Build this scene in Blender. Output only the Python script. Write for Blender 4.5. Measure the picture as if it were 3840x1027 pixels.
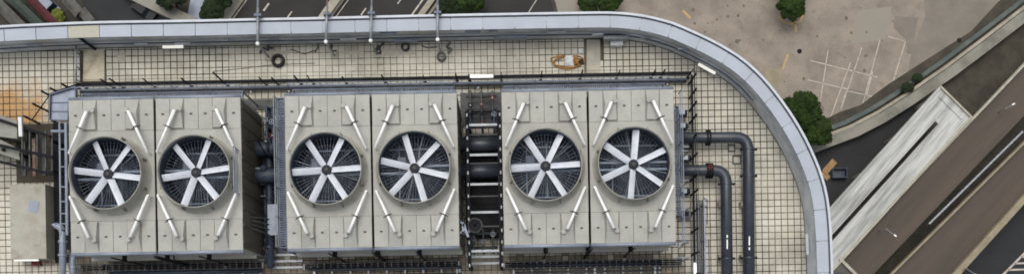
import bpy, math, random
from math import sin, cos, pi, radians
from mathutils import Vector
random.seed(7)
for o in list(bpy.data.objects): bpy.data.objects.remove(o)
S = bpy.context.scene
COL = S.collection

# ---------------------------------------------------------------- camera, sky, sun, exposure
RZ = 115.0                 # roof level above the street
CAMH = 45.0                # camera above the roof
F, CX, CY = 3600.0, 1920.0, 1300.0     # focal length in photo pixels, foot point of the camera
TH = radians(1.05)
cam = bpy.data.cameras.new('camera'); co = bpy.data.objects.new('camera', cam); COL.objects.link(co)
co.location = (0, 0, RZ + CAMH); co.rotation_euler = (0, 0, -TH)
cam.sensor_fit = 'HORIZONTAL'; cam.sensor_width = 36; cam.lens = 36 * F / 3840
cam.shift_x = (1920 - CX) / 3840; cam.shift_y = (CY - 513.5) / 3840
cam.clip_start = 0.5; cam.clip_end = 3000
S.camera = co
AZ, EL = radians(-16), radians(72)      # sun: from the top of the picture, soft
W = bpy.data.worlds.new('World'); S.world = W; W.use_nodes = True
nt = W.node_tree; bg = nt.nodes['Background']
sky = nt.nodes.new('ShaderNodeTexSky'); sky.sky_type = 'NISHITA'; sky.sun_disc = False
sky.sun_elevation = EL; sky.sun_rotation = AZ; sky.dust_density = 5; sky.air_density = 1.0
hs = nt.nodes.new('ShaderNodeHueSaturation'); hs.inputs['Saturation'].default_value = 0.42
nt.links.new(sky.outputs[0], hs.inputs['Color']); nt.links.new(hs.outputs[0], bg.inputs[0])
bg.inputs[1].default_value = 0.15
L = bpy.data.lights.new('sun', 'SUN'); L.energy = 0.85; L.angle = radians(45); L.color = (1.0, 0.975, 0.94)
so = bpy.data.objects.new('sun', L); COL.objects.link(so); so.location = (0, 40, RZ + 60)
sd = Vector((sin(AZ) * cos(EL), cos(AZ) * cos(EL), sin(EL)))
so.rotation_euler = sd.to_track_quat('Z', 'Y').to_euler()
S.cycles.filter_width = 1.8
S.view_settings.view_transform = 'Standard'; S.view_settings.look = 'None'
S.view_settings.exposure = 0.12; S.view_settings.gamma = 1.0

# ---------------------------------------------------------------- helpers
def unproj(px, py, z):
    D = RZ + CAMH - z
    x = (px - CX) * D / F; y = -(py - CY) * D / F
    return Vector((x * cos(TH) + y * sin(TH), -x * sin(TH) + y * cos(TH), z))
def P(px, py, h=0.0): return unproj(px, py, RZ + h)     # h above the roof
def G(px, py, h=0.0): return unproj(px, py, h)          # h above the street

def lin(c):
    return tuple(((v / 255) / 12.92 if v <= 10 else (((v / 255) + 0.055) / 1.055) ** 2.4) for v in c)
MATS = {}
def mat(name, c, c2=None, scale=1.0, rough=0.7, metal=0.0, lo=0.4, hi=0.65, rnd=0.0, fine=0.08, bump=0.0,
        stretch=None, cell=None, spot=None, spec=0.4, c3=None, scale3=0.3, lo3=.55, hi3=.7, rot=0.0):
    if name in MATS: return MATS[name]
    m = bpy.data.materials.new(name); m.use_nodes = True; n = m.node_tree.nodes; l = m.node_tree.links
    b = n['Principled BSDF']; b.inputs['Roughness'].default_value = rough; b.inputs['Metallic'].default_value = metal
    b.inputs['Specular IOR Level'].default_value = spec
    geo = n.new('ShaderNodeNewGeometry'); src = geo.outputs['Position']
    if stretch:
        mp = n.new('ShaderNodeMapping'); mp.inputs['Scale'].default_value = stretch
        mp.inputs['Rotation'].default_value = (0, 0, 0)
        if rot:
            mr = n.new('ShaderNodeMapping'); mr.inputs['Rotation'].default_value = (0, 0, rot)
            l.new(src, mr.inputs[0]); src = mr.outputs[0]
        l.new(src, mp.inputs[0]); src = mp.outputs[0]
    def noise(s, det=5, r=.6):
        t = n.new('ShaderNodeTexNoise'); t.inputs['Scale'].default_value = s; t.inputs['Detail'].default_value = det
        t.inputs['Roughness'].default_value = r; l.new(src, t.inputs['Vector']); return t.outputs['Fac']
    def mix(fac, a, bb, typ='MIX'):
        x = n.new('ShaderNodeMix'); x.data_type = 'RGBA'; x.blend_type = typ
        if isinstance(fac, float): x.inputs[0].default_value = fac
        else: l.new(fac, x.inputs[0])
        for sk, v in ((x.inputs[6], a), (x.inputs[7], bb)):
            if isinstance(v, tuple): sk.default_value = (*v, 1)
            else: l.new(v, sk)
        return x.outputs[2]
    def rng(v, a, bb, c_, d):
        r = n.new('ShaderNodeMapRange'); r.inputs[1].default_value = a; r.inputs[2].default_value = bb
        r.inputs[3].default_value = c_; r.inputs[4].default_value = d; l.new(v, r.inputs[0]); return r.outputs[0]
    col = lin(c)
    if c2 is not None: col = mix(rng(noise(scale), lo, hi, 0, 1), col, lin(c2))
    if c3 is not None: col = mix(rng(noise(scale3, 6, .65), lo3, hi3, 0, 1), col, lin(c3))
    if spot:                                       # one stain with a ragged edge
        v1 = n.new('ShaderNodeVectorMath'); v1.operation = 'SUBTRACT'; v1.inputs[1].default_value = (spot[0][0], spot[0][1], 0); l.new(geo.outputs['Position'], v1.inputs[0])
        v2 = n.new('ShaderNodeVectorMath'); v2.operation = 'MULTIPLY'; v2.inputs[1].default_value = (1/spot[1][0], 1/spot[1][1], 0); l.new(v1.outputs[0], v2.inputs[0])
        v3 = n.new('ShaderNodeVectorMath'); v3.operation = 'LENGTH'; l.new(v2.outputs[0], v3.inputs[0])
        ad = n.new('ShaderNodeMath'); ad.operation = 'ADD'; l.new(v3.outputs['Value'], ad.inputs[0]); l.new(rng(noise(1.1, 5, .7), .25, .75, -.55, .55), ad.inputs[1])
        col = mix(rng(ad.outputs[0], .35, 1.1, .9, 0), col, lin(spot[2]))
    def mul(col, fac):
        h = n.new('ShaderNodeHueSaturation'); l.new(fac, h.inputs['Value'])
        if isinstance(col, tuple): h.inputs['Color'].default_value = (*col, 1)
        else: l.new(col, h.inputs['Color'])
        return h.outputs[0]
    if fine: col = mul(col, rng(noise(scale * 9 + 2, 4, .7), .3, .7, 1 - fine, 1 + fine))
    if rnd:
        oi = n.new('ShaderNodeObjectInfo'); col = mul(col, rng(oi.outputs['Random'], 0, 1, 1 - rnd, 1 + rnd))
    if cell:                                       # one random tone for each laid piece
        s = n.new('ShaderNodeVectorMath'); s.operation = 'SCALE'; s.inputs[3].default_value = 1 / cell[0]
        l.new(geo.outputs['Position'], s.inputs[0])
        s2 = n.new('ShaderNodeVectorMath'); s2.operation = 'FLOOR'; l.new(s.outputs[0], s2.inputs[0])
        sx = n.new('ShaderNodeVectorMath'); sx.operation = 'MULTIPLY'; sx.inputs[1].default_value = (1, 1, 0); l.new(s2.outputs[0], sx.inputs[0])
        wn = n.new('ShaderNodeTexWhiteNoise'); wn.noise_dimensions = '3D'; l.new(sx.outputs[0], wn.inputs['Vector'])
        col = mul(col, rng(wn.outputs['Value'], 0, 1, 1 - cell[1], 1 + cell[1]))
    if isinstance(col, tuple): b.inputs['Base Color'].default_value = (*col, 1)
    else: l.new(col, b.inputs['Base Color'])
    if bump:
        bp = n.new('ShaderNodeBump'); bp.inputs['Strength'].default_value = bump; bp.inputs['Distance'].default_value = .03
        l.new(noise(scale * 6 + 3, 4, .6), bp.inputs['Height']); l.new(bp.outputs[0], b.inputs['Normal'])
    MATS[name] = m; return m

OFF = {}                    # world position of every parent
def tag(o, label=None, cat=None, group=None, kind=None):
    if label: o['label'] = label
    if cat: o['category'] = cat
    if group: o['group'] = group
    if kind: o['kind'] = kind
    return o
def thing(name, label, cat, loc, group=None):
    o = bpy.data.objects.new(name, None); COL.objects.link(o); o.empty_display_size = .3
    o.location = loc; OFF[o] = Vector(loc); return tag(o, label, cat, group)
def bare(name, label, cat, mb, m, group=None, kind=None, smooth=False):
    """a thing that is one mesh; origin at its base"""
    xs = [v[0] for v in mb.v]; ys = [v[1] for v in mb.v]; zs = [v[2] for v in mb.v]
    c = Vector(((min(xs) + max(xs)) / 2, (min(ys) + max(ys)) / 2, min(zs)))
    o = mb.build(name, m, None, base=c, smooth=smooth); o.location = c; OFF[o] = c
    return tag(o, label, cat, group, kind)

class MB:
    def __init__(s): s.v = []; s.f = []
    def add(s, v, f):
        k = len(s.v); s.v += [tuple(p) for p in v]; s.f += [tuple(i + k for i in q) for q in f]; return s
    def box(s, x0, x1, y0, y1, z0, z1):
        return s.add([(x0,y0,z0),(x1,y0,z0),(x1,y1,z0),(x0,y1,z0),(x0,y0,z1),(x1,y0,z1),(x1,y1,z1),(x0,y1,z1)],
                     [(0,3,2,1),(4,5,6,7),(0,1,5,4),(1,2,6,5),(2,3,7,6),(3,0,4,7)])
    def prism(s, poly, z0, z1, top=1.0):
        n = len(poly)
        ar = sum(poly[i][0]*poly[(i+1)%n][1]-poly[(i+1)%n][0]*poly[i][1] for i in range(n))
        if ar < 0: poly = poly[::-1]
        cx = sum(p[0] for p in poly)/n; cy = sum(p[1] for p in poly)/n
        v = [(p[0],p[1],z0) for p in poly] + [(cx+(p[0]-cx)*top, cy+(p[1]-cy)*top, z1) for p in poly]
        return s.add(v, [tuple(range(n-1,-1,-1)), tuple(range(n,2*n))] + [(i,(i+1)%n,(i+1)%n+n,i+n) for i in range(n)])
    def sheet(s, poly, z):
        n = len(poly)
        ar = sum(poly[i][0]*poly[(i+1)%n][1]-poly[(i+1)%n][0]*poly[i][1] for i in range(n))
        if ar < 0: poly = poly[::-1]
        return s.add([(p[0],p[1],z) for p in poly], [tuple(range(n))])
    def bar(s, a, b, w, h):                 # rectangular bar between two points, top centred
        a = Vector(a); b = Vector(b); d = (b-a).normalized()
        u = Vector((0,0,1)) if abs(d.z) < .95 else Vector((0,1,0))
        r = d.cross(u).normalized()*w/2; t = r.cross(d).normalized()*h/2
        v = [a-r-t,a+r-t,a+r+t,a-r+t,b-r-t,b+r-t,b+r+t,b-r+t]
        return s.add(v, [(0,1,2,3),(4,7,6,5),(0,4,5,1),(1,5,6,2),(2,6,7,3),(3,7,4,0)])
    def tube(s, pts, r, n=8, r1=None, cap=True):
        pts = [Vector(p) for p in pts]; m = len(pts); vs = []; fs = []
        ref = None
        for i, p in enumerate(pts):
            d = (pts[min(i+1,m-1)]-pts[max(i-1,0)]).normalized()
            if ref is None: ref = Vector((0,0,1)) if abs(d.z) < .9 else Vector((1,0,0))
            a = (ref - d*ref.dot(d)).normalized(); b = d.cross(a); ref = a
            rr = r if r1 is None else r + (r1-r)*i/(m-1)
            vs += [p + (a*cos(2*pi*k/n)+b*sin(2*pi*k/n))*rr for k in range(n)]
        for i in range(m-1):
            for k in range(n): fs.append((i*n+k, i*n+(k+1)%n, (i+1)*n+(k+1)%n, (i+1)*n+k))
        if cap: fs += [tuple(range(n-1,-1,-1)), tuple(range((m-1)*n, m*n))]
        return s.add(vs, fs)
    def lathe(s, prof, c=(0,0,0), n=48, closed=False):
        vs = []; fs = []; m = len(prof)
        for r, z in prof:
            vs += [(c[0]+r*cos(2*pi*k/n), c[1]+r*sin(2*pi*k/n), c[2]+z) for k in range(n)]
        for i in range(m if closed else m-1):
            j = (i+1) % m
            for k in range(n): fs.append((i*n+k, i*n+(k+1)%n, j*n+(k+1)%n, j*n+k))
        return s.add(vs, fs)
    def torus(s, c, R, r, n=24, k=8):
        return s.lathe([(R+r*cos(2*pi*i/k), r*sin(2*pi*i/k)) for i in range(k)], c, n, True)
    def build(s, name, m, parent=None, base=None, smooth=False, local=False):
        off = Vector((0,0,0))
        if base is not None: off = Vector(base)
        elif parent is not None and not local: off = OFF[parent]
        me = bpy.data.meshes.new(name)
        me.from_pydata([(v[0]-off[0], v[1]-off[1], v[2]-off[2]) for v in s.v], [], s.f); me.materials.append(m)
        if smooth: me.polygons.foreach_set('use_smooth', [True]*len(me.polygons))
        me.update()
        o = bpy.data.objects.new(name, me); COL.objects.link(o)
        if parent is not None: o.parent = parent; OFF[o] = OFF[parent] if parent in OFF else Vector((0,0,0))
        return o
def arc(c, r, a0, a1, n=10):                # horizontal arc points
    return [Vector((c[0]+r*cos(a0+(a1-a0)*i/n), c[1]+r*sin(a0+(a1-a0)*i/n), c[2])) for i in range(n+1)]
def struct(name, mb, m, label=None):
    return bare(name, label, None, mb, m, kind='structure')

# ---------------------------------------------------------------- materials
M = dict(
 frp = mat('frp', (160,160,151), (149,149,142), 1.3, .6, rnd=.035, fine=.05, c3=(142,139,126), scale3=.9, lo3=.6, hi3=.85),
 frp_shaded = mat('frp_shaded', (104,100,87), (80,77,67), 1.0, .8, stretch=(1,1,.15), fine=.1),  # beige FRP darkened to hold the shade of the gaps, with dirt streaks
 seam = mat('seam', (118,117,108), None, 1, .8),
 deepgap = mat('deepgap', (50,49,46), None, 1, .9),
 stack = mat('stack', (158,157,146), (138,136,126), 1.6, .55, fine=.05, stretch=(1,1,.3)),
 blade = mat('blade', (204,209,215), (190,196,203), 2.5, .35, rnd=.03, fine=.03, spec=.6),
 hub = mat('hub', (46,50,56), (26,29,34), 9, .7, 0, spec=.25),
 throat_shade = mat('throat_shade', (54,60,70), (70,76,84), 2.2, .7, stretch=(3,3,.2), fine=.15),  # dark colour stands for the unlit void inside the stack
 fill = mat('fill', (62,72,88), (40,48,60), 3.0, .6, fine=.2),
 beam = mat('beam', (120,132,146), (92,102,116), 2.0, .5, .2),
 white_pipe = mat('white_pipe', (240,240,237), (226,226,221), 3, .4, fine=.03),
 clamp = mat('clamp', (62,62,58), None, 1, .6),
 bluegrey = mat('bluegrey', (138,146,158), (118,126,138), 1.5, .45, .15, fine=.06),
 bluegrey_d = mat('bluegrey_d', (92,101,115), (70,78,92), 2, .5, .15, fine=.1),
 galv = mat('galv', (150,155,158), (128,133,136), 3, .45, .3),
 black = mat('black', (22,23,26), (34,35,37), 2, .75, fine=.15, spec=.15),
 blackpipe = mat('blackpipe', (52,58,66), (40,45,52), 1.4, .38, fine=.08, spec=.5),
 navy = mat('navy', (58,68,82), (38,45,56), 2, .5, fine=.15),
 steel_d = mat('steel_d', (74,76,76), (52,53,53), 3, .6, fine=.15),
 tile = mat('tile', (194,191,177), (178,174,158), .55, .75, fine=.06, cell=(.303,.06), c3=(146,143,130), scale3=.42, lo3=.5, hi3=.72, spot=((P(62,425).x, P(62,425).y), (1.75,1.6), (172,132,78))),
 joint = mat('joint', (54,47,36), (118,110,93), .5, .9, lo=.42, hi=.68, fine=.15),
 screed = mat('screed', (160,158,148), (178,172,154), 1.6, .85, fine=.08),
 screed_b = mat('screed_b', (184,177,156), (164,156,134), 1.8, .85, fine=.08, c3=(140,130,106), scale3=.9),
 coping = mat('coping', (156,163,171), (163,171,180), .8, .6, 0, rnd=.03, fine=.02),
 coping_y = mat('coping_y', (164,163,148), None, 1, .6),
 lip = mat('lip', (190,195,200), (176,182,187), 1.5, .5, 0, fine=.03),
 groove = mat('groove', (64,68,74), None, 1, .7),
 pwall = mat('pwall', (206,210,212), (170,175,180), .9, .7, c3=(176,172,160), scale3=.35, fine=.1),
 glass = mat('glass', (26,32,38), None, 1, .3, spec=.3, fine=0),
 spandrel = mat('spandrel', (150,156,160), None, 1, .5),
 lamp = mat('lamp', (240,238,228), None, 1, .3, fine=0),
 rubber = mat('rubber', (30,30,28), (44,42,38), 5, .8),
 cable = mat('cable', (110,112,104), (84,86,80), 4, .7),
 orange = mat('orange', (168,126,70), (136,98,52), 4, .7),
 sheet = mat('sheet', (214,216,214), (196,199,198), 3, .6),
 bag = mat('bag', (52,50,44), None, 4, .8),
 concrete = mat('concrete', (162,160,148), (150,146,132), 1.4, .85, c3=(130,125,111), scale3=.8, fine=.07),
 redbox = mat('redbox', (96,36,28), None, 4, .6),
 rust = mat('rust', (122,88,62), (150,140,128), 3, .8),
 ductgrey = mat('ductgrey', (140,140,130), (116,116,108), 1.5, .7),
 asphalt = mat('asphalt', (49,48,46), (42,41,40), .25, .9, fine=.06),
 asphalt_d = mat('asphalt_d', (46,47,48), (40,41,42), .2, .9, fine=.06),
 asphalt_br = mat('asphalt_br', (84,75,66), (74,67,60), .12, .9, stretch=(.25,2.2,1), rot=radians(-46), fine=.05, c3=(72,68,60), scale3=.3),
 plaza = mat('plaza', (143,133,120), (121,113,102), .22, .9, lo=.38, hi=.66, c3=(112,104,92), scale3=.55, lo3=.54, hi3=.76, fine=.13),
 tile_brown = mat('tile_brown', (142,134,118), (116,108,94), 1.2, .8, fine=.1, cell=(.303,.09)),
 plaza_g = mat('plaza_g', (113,108,98), (126,119,108), .25, .9, fine=.06),
 plaza_s = mat('plaza_s', (94,88,78), (112,105,94), 1.5, .9),
 plaza_p = mat('plaza_p', (134,130,119), (139,131,119), .3, .9, fine=.05),
 soil = mat('soil', (58,55,47), (74,69,59), .4, .95, fine=.15),
 paint = mat('paint', (186,179,168), (156,147,135), 1.2, .8),
 paint_y = mat('paint_y', (176,148,92), (156,140,112), 1.5, .8),
 kerb = mat('kerb', (160,154,138), (136,131,117), .6, .85, fine=.08),
 wallc = mat('wallc', (134,132,121), (108,106,97), .3, .85, fine=.08),
 teal = mat('teal', (72,82,78), (92,98,92), .6, .8),
 fbroof = mat('fbroof', (184,185,180), (140,141,136), .55, .75, stretch=(.22,2.2,1), rot=radians(-49), fine=.08, c3=(104,104,98), scale3=.6, lo3=.6, hi3=.75),
 fbrim = mat('fbrim', (168,164,148), (150,146,130), .8, .8),
 tan = mat('tan', (144,134,110), (126,118,98), .5, .85),
 grass = mat('grass', (46,54,32), (58,60,40), .4, .95, fine=.2),
 leaf1 = mat('leaf1', (44,62,22), (28,42,15), .5, .6, fine=.3, spec=.1),
 leaf2 = mat('leaf2', (36,48,26), (24,34,20), .5, .6, fine=.3, spec=.1),
 leaf3 = mat('leaf3', (108,112,40), (80,88,32), .5, .6, fine=.3, spec=.1),
 bark = mat('bark', (74,62,48), None, 2, .9),
 carblack = mat('carblack', (22,24,27), None, 1, .45, spec=.2, fine=0),
 cargrey = mat('cargrey', (138,146,158), (120,128,140), .6, .5, fine=.06),
 red = mat('red', (80,30,32), (58,26,28), .8, .7),
 green_d = mat('green_d', (44,54,47), (58,68,60), .8, .7),
 shed = mat('shed', (92,90,84), (62,61,57), .6, .8, fine=.12),
 plank = mat('plank', (170,140,92), (140,114,76), 1.2, .8, rnd=.1),
 skip = mat('skip', (66,76,90), (54,60,72), .8, .6),
)

# ================================================================= SETTING
mb = MB(); mb.sheet([(-1500,-1500),(1500,-1500),(1500,1500),(-1500,1500)], -.012)
struct('ground', mb, M['soil'], 'dark bare ground around the roads')
def gpoly(name, pts, m, z, kind='structure', label=None):
    b = MB(); b.sheet([G(x, y, z) for x, y in pts], z); return struct(name, b, m, label)
plaza = gpoly('plaza', [(1960,-900),(2075,-20),(2110,120),(2150,400),(2260,700),(2300,1000),(2480,960),(2700,720),(2900,630),(3090,540),(3330,385),(3560,235),(3840,20),(4500,-520),(4500,-900)],
              M['plaza'], .0, label='pale pinkish concrete plaza with faded court lines')
def line(pts, w, name, m, parent, z):
    """painted line through photo points, one strip mesh"""
    b = MB(); q = [G(x, y, z) for x, y in pts]; n = len(q); Lf = []; Rt = []
    for i in range(n):
        d = (q[min(i+1,n-1)] - q[max(i-1,0)]); d.z = 0; d.normalize(); r = Vector((-d.y, d.x, 0)) * w / 2
        Lf.append(q[i]+r); Rt.append(q[i]-r)
    b.add(Lf + Rt, [(i, n+i, n+i+1, i+1) for i in range(n-1)])
    return b.build(name, m, parent)
# worn patches of the plaza
for i, (pts, m) in enumerate([
  ([(3460,-60),(3470,60),(3420,190),(3400,300),(3440,380),(3600,205),(3840,10),(3900,-60)], 'plaza_g'),
  ([(3215,40),(3345,25),(3320,150),(3190,165)], 'plaza_p'),
  ([(2865,255),(2935,260),(2920,330),(2880,330)], 'tan'),
  ([(3355,60),(3440,70),(3425,200),(3405,205),(3395,150),(3350,105)], 'plaza_g'),
  ([(3170,330),(3255,345),(3225,435),(3150,415)], 'plaza_g'),
  ([(2080,-20),(2150,-20),(2165,40),(2300,200),(2180,200),(2095,60)], 'plaza_p')]):
    b = MB(); b.sheet([G(x, y, .004+.0006*i) for x, y in pts], .004+.0006*i); b.build('worn_patch', M[m], plaza)
for pts in [[(3330,138),(3396,156),(3328,375)], [(3328,375),(3250,357)], [(3300,150),(3222,440),(3150,420)], [(3232,180),(3130,482),(3100,476)],
            [(3250,357),(3272,270)], [(3150,420),(3172,340),(3250,357)], [(3190,235),(3110,452)], [(3105,190),(3070,420)], [(3040,228),(3290,290)],
            [(3030,300),(3180,335)], [(3745,-30),(3752,49),(3822,47),(3815,-30)]]:
    line(pts, .15, 'court_line', M['paint'], plaza, .012)
for pts in [[(2918,60),(2935,82),(2965,92),(3000,82),(3014,52)], [(2982,88),(2986,122)], [(2955,205),(2935,260)], [(2560,40),(2590,70)]]:
    line(pts, .38, 'yellow_line', M['paint_y'], plaza, .012)
RS = random.Random(21)
for i in range(34):                 # old oil and gum stains
    x, y = (RS.uniform(2560,2800), RS.uniform(20,190)) if i < 20 else (RS.uniform(2850,3350), RS.uniform(20,330))
    c = G(x, y, .009); k = RS.uniform(.12,.4); b = MB(); b.sheet([(c.x+k*RS.uniform(.5,1.2)*cos(q*pi/4), c.y+k*RS.uniform(.5,1.2)*sin(q*pi/4)) for q in range(8)], .009+.0001*i)
    b.build('oil_stain', M['plaza_s'], plaza)
for x, y in [(2998,193),(3597,152)]:
    b = MB(); c = G(x, y, .006); b.lathe([(0,.02),(.34,.02),(.4,.006),(.4,0)], c, 16); b.build('manhole_cover', M['black'], plaza)
# street north of the building (two carriageways running diagonally) -----------
DX = .72       # photo x gained per photo y going up
def strip(name, xa, xb, m, z, y0=-900, y1=620, label=None):
    return gpoly(name, [(xa+DX*(70-y0), y0), (xb+DX*(70-y0), y0), (xb+DX*(70-y1), y1), (xa+DX*(70-y1), y1)], m, z, label=label)
road_a = strip('road', 838, 1205, M['asphalt'], .004, label='dark three lane carriageway beside the hedge')
road_b = strip('road', 1243, 1572, M['asphalt'], .004, label='dark carriageway right of the concrete median')
road_c = gpoly('side_road', [(1760,60),(1850,-60),(2000,-900),(2300,-900),(2060,-20),(2090,90),(2300,420),(1500,420)], M['asphalt'], .0045, label='grey side road between tree strip and plaza')
road_d = gpoly('side_road', [(300,-40),(345,-300),(470,-300),(540,-20),(620,60),(700,200),(500,400),(330,160)], M['asphalt_d'], .0055, label='dark lane below the upper left wall')
def dash(parent, x0, x1, ys, w=.16):
    for ya, yb in ys:
        line([(x0+DX*(70-ya)+0, ya), (x0+DX*(70-yb), yb)], w, 'lane_dash', M['paint'], parent, .012)
D_ = [(-320+80*i, -290+80*i) for i in range(12)]
line([(875+DX*(70+300), -300), (875+DX*(70-420), 420)], .16, 'edge_line', M['paint'], road_a, .012)
line([(1190+DX*(70+300), -300), (1190+DX*(70-420), 420)], .12, 'edge_line', M['paint'], road_a, .012)
line([(1256+DX*(70+300), -300), (1256+DX*(70-420), 420)], .12, 'edge_line', M['paint'], road_b, .012)
dash(road_a, 968, 0, [(a, b+2) for a, b in [(-142,-112),(-72,-42),(14,40),(95,130)]], .3)
dash(road_a, 1076, 0, [(-122,-92),(-42,-12),(44,74)], .2)
dash(road_b, 1345, 0, [(-122,-92),(-42,-16),(32,58)], .2); dash(road_b, 1452, 0, [(-92,-62),(-12,16),(70,95)], .2)
line([(1535+DX*(70+300), -300), (1535+DX*(70-420), 420)], .25, 'edge_line', M['paint'], road_b, .012)
line([(1982,48),(2025,-20),(2060,-120)], .15, 'edge_line', M['paint'], road_c, .012)
def wallbar(name, label, cat, pts, w, h, m, z0=0, parts=None, group=None):
    """a low wall or kerb along photo points; a thing"""
    q = [G(x, y, z0) for x, y in pts]; b = MB(); n = len(q); A = []; B = []
    for i in range(n):
        d = (q[min(i+1,n-1)] - q[max(i-1,0)]); d.z = 0; d.normalize(); r = Vector((-d.y, d.x, 0)) * w / 2
        A.append(q[i]+r); B.append(q[i]-r)
    up = Vector((0,0,h))
    vs = A + B + [p+up for p in A] + [p+up for p in B]; f = []
    for i in range(n-1):
        f += [(2*n+i, 3*n+i, 3*n+i+1, 2*n+i+1), (i, 2*n+i, 2*n+i+1, i+1), (n+i, n+i+1, 3*n+i+1, 3*n+i), (i, i+1, n+i+1, n+i)]
    f += [(0, n, 3*n, 2*n), (n-1, 2*n+n-1, 3*n+n-1, n+n-1)]
    b.add(vs, f); return bare(name, label, cat, b, m, group)
def dpt(x, y): return (x+DX*(70-y), y)
wallbar('median_barrier', 'tan concrete median between the two carriageways', 'barrier', [dpt(1216,-500), dpt(1216,500)], 1.3, .8, M['kerb'])
wallbar('median_kerb', 'thin concrete kerb edging the right carriageway median side', 'kerb', [dpt(1238,-500), dpt(1238,500)], .35, .3, M['wallc'])
wallbar('verge_wall', 'tan low wall along the hedge side of the left carriageway', 'wall', [dpt(848,-500), dpt(848,500)], 1.5, .5, M['kerb'])
wallbar('roadside_wall', 'pale concrete wall between right carriageway and trees', 'wall', [dpt(1575,-500), dpt(1575,500)], .9, .9, M['kerb'])
wallbar('roadside_kerb', 'second pale kerb beside the trees along the right carriageway', 'kerb', [dpt(1600,-500), dpt(1600,500)], .4, .3, M['wallc'])
b = MB(); b.sheet([G(*p, .002) for p in [dpt(735,-600), dpt(832,-600), dpt(832,500), dpt(735,500)]], .002); struct('verge', b, M['grass'], 'dark green verge left of the carriageway')
b = MB(); b.sheet([G(*p, .002) for p in [dpt(1608,-600), dpt(1760,-600), dpt(1760,400), dpt(1608,400)]], .002); struct('verge', b, M['grass'], 'planted verge below the trees')
b = MB(); b.sheet([G(*p, .003) for p in [(735,-100),(795,-100),(700,300),(600,300),(700,70)]], .003); struct('path', b, M['cargrey'], 'blue grey footpath left of the hedge')
wallbar('boundary_wall', 'beige wall slanting down beside the black car', 'wall', [(470,-30),(533,3),(610,40),(700,82),(800,130)], 1.9, 1.6, M['wallc'])

# --- right side: retaining wall, footbridge, flyover, lower road
wp = [(4300,-300),(3840,62),(3700,170),(3560,275),(3400,385),(3300,448),(3200,500),(3050,556),(2900,620),(2700,720),(2480,900)]
wallbar('retaining_wall', 'pale concrete retaining wall curving below the plaza', 'wall', wp, 1.7, 1.6, M['wallc'])
wallbar('drain_channel', 'narrow grey channel edge running along the retaining wall', 'channel', [(x-16, y-22) for x, y in wp], .5, 1.0, M['kerb'])
wallbar('hand_railing_base', 'dark teal kerb between plaza and retaining wall', 'kerb', [(x-34, y-38) for x, y in wp], .7, .5, M['teal'])
gpoly('lower_lane', [(3050,575),(3200,525),(3420,400),(3480,380),(3100,800),(2900,1000),(2500,1100),(2500,920),(2720,735),(2900,640)], M['asphalt_d'], .006, label='dark lane below the footbridge')
struct('embankment', MB().sheet([G(x,y,.008) for x,y in [(3560,300),(3880,60),(4200,-150),(4200,60),(3660,430)]], .008), M['soil'], 'dark planted bank between wall and flyover')
bed = [(x-52, y-52) for x, y in wp]; b = MB()
L1 = [G(x-20, y-24, .016) for x, y in wp]; L2_ = [G(x-62-14*sin(i*1.7), y-66-14*sin(i*2.3), .016) for i, (x, y) in enumerate(wp)]; nn_ = len(wp)
b.add(L1+L2_, [(i, i+1, nn_+i+1, nn_+i) for i in range(nn_-1)]); struct('planting_bed', b, M['soil'], 'dark soil strip between plaza and retaining wall')
FH = 7.0
def flyover(name, label, A, B, m, w_rail=.45, kerb=('fbrim','fbrim')):
    """deck between two photo lines A and B (each two points) at height FH"""
    a0, a1 = (G(*p, FH) for p in A); b0, b1 = (G(*p, FH) for p in B)
    loc = (a0+b0+a1+b1)/4; t = thing(name, label, 'flyover', (loc.x, loc.y, 0))
    MB().prism([(p.x,p.y) for p in (a0,a1,b1,b0)], FH-1.2, FH).build('deck', m, t)
    for (p, q), k in (((a0,a1), kerb[0]), ((b0,b1), kerb[1])):
        if k: MB().bar(p+Vector((0,0,.25)), q+Vector((0,0,.25)), w_rail, .9).build('parapet', M[k], t)
    for s in (.15,.32,.5,.68,.85):
        c = (a0+(a1-a0)*s + b0+(b1-b0)*s)/2
        MB().lathe([(0,FH-1.2),(.9,FH-1.2),(.9,0),(0,0)], (c.x,c.y,0), 14).build('pier', M['wallc'], t)
    return t
def ext(p, q, a, b):            # extend a photo line
    d = ((q[0]-p[0]), (q[1]-p[1])); return (p[0]-d[0]*a, p[1]-d[1]*a), (q[0]+d[0]*b, q[1]+d[1]*b)
fa = flyover('flyover_deck', 'brown flyover deck beside the white footbridge roof', ext((3840,240),(3160,955),.7,.8), ext((3722,558),(3275,1027),.95,.9), M['asphalt_br'], .35, ('fbrim', None))
fb = flyover('flyover_deck', 'brown flyover deck right of the dark median gap', ext((3840,531),(3338,1027),.7,.9), ext((3840,745),(3585,1027),1.4,1.8), M['asphalt_br'], .3, ('tan', None))
a0, a1 = [G(*p, FH+.6) for p in ext((3840,742),(3582,1027),1.4,1.8)]
MB().bar(a0, a1, 1.0, 1.0).build('edge_wall', M['tan'], fb)
q0, q1 = [G(*p, FH) for p in ((3836,492),(3484,838))]
med = thing('median_rail', 'pale steel rail standing in the flyover median gap', 'railing', (q0.x, q0.y, FH-1))
MB().bar(q0, q1, .28, .12).build('rail', M['galv'], med)
for i in range(9):
    c = q0+(q1-q0)*i/8; MB().box(c.x-.06, c.x+.06, c.y-.06, c.y+.06, FH-1.2, FH-.08).build('post', M['galv'], med)
gpoly('lower_road', [(3900,640),(5200,-650),(5600,-200),(4600,1900),(3000,1900),(3560,1060)], M['asphalt_d'], .01, label='near black lower road beyond the tan wall')
lr = bpy.data.objects['lower_road']
line([(3860,930),(3740,1050),(3640,1150)], .35, 'edge_line', M['paint'], lr, .02)
for i in range(6):
    y = 962+i*24; line([(3830-i*24, y), (3960-i*10, y-4)], .3, 'chevron_stripe', M['paint'], lr, .02)
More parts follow.
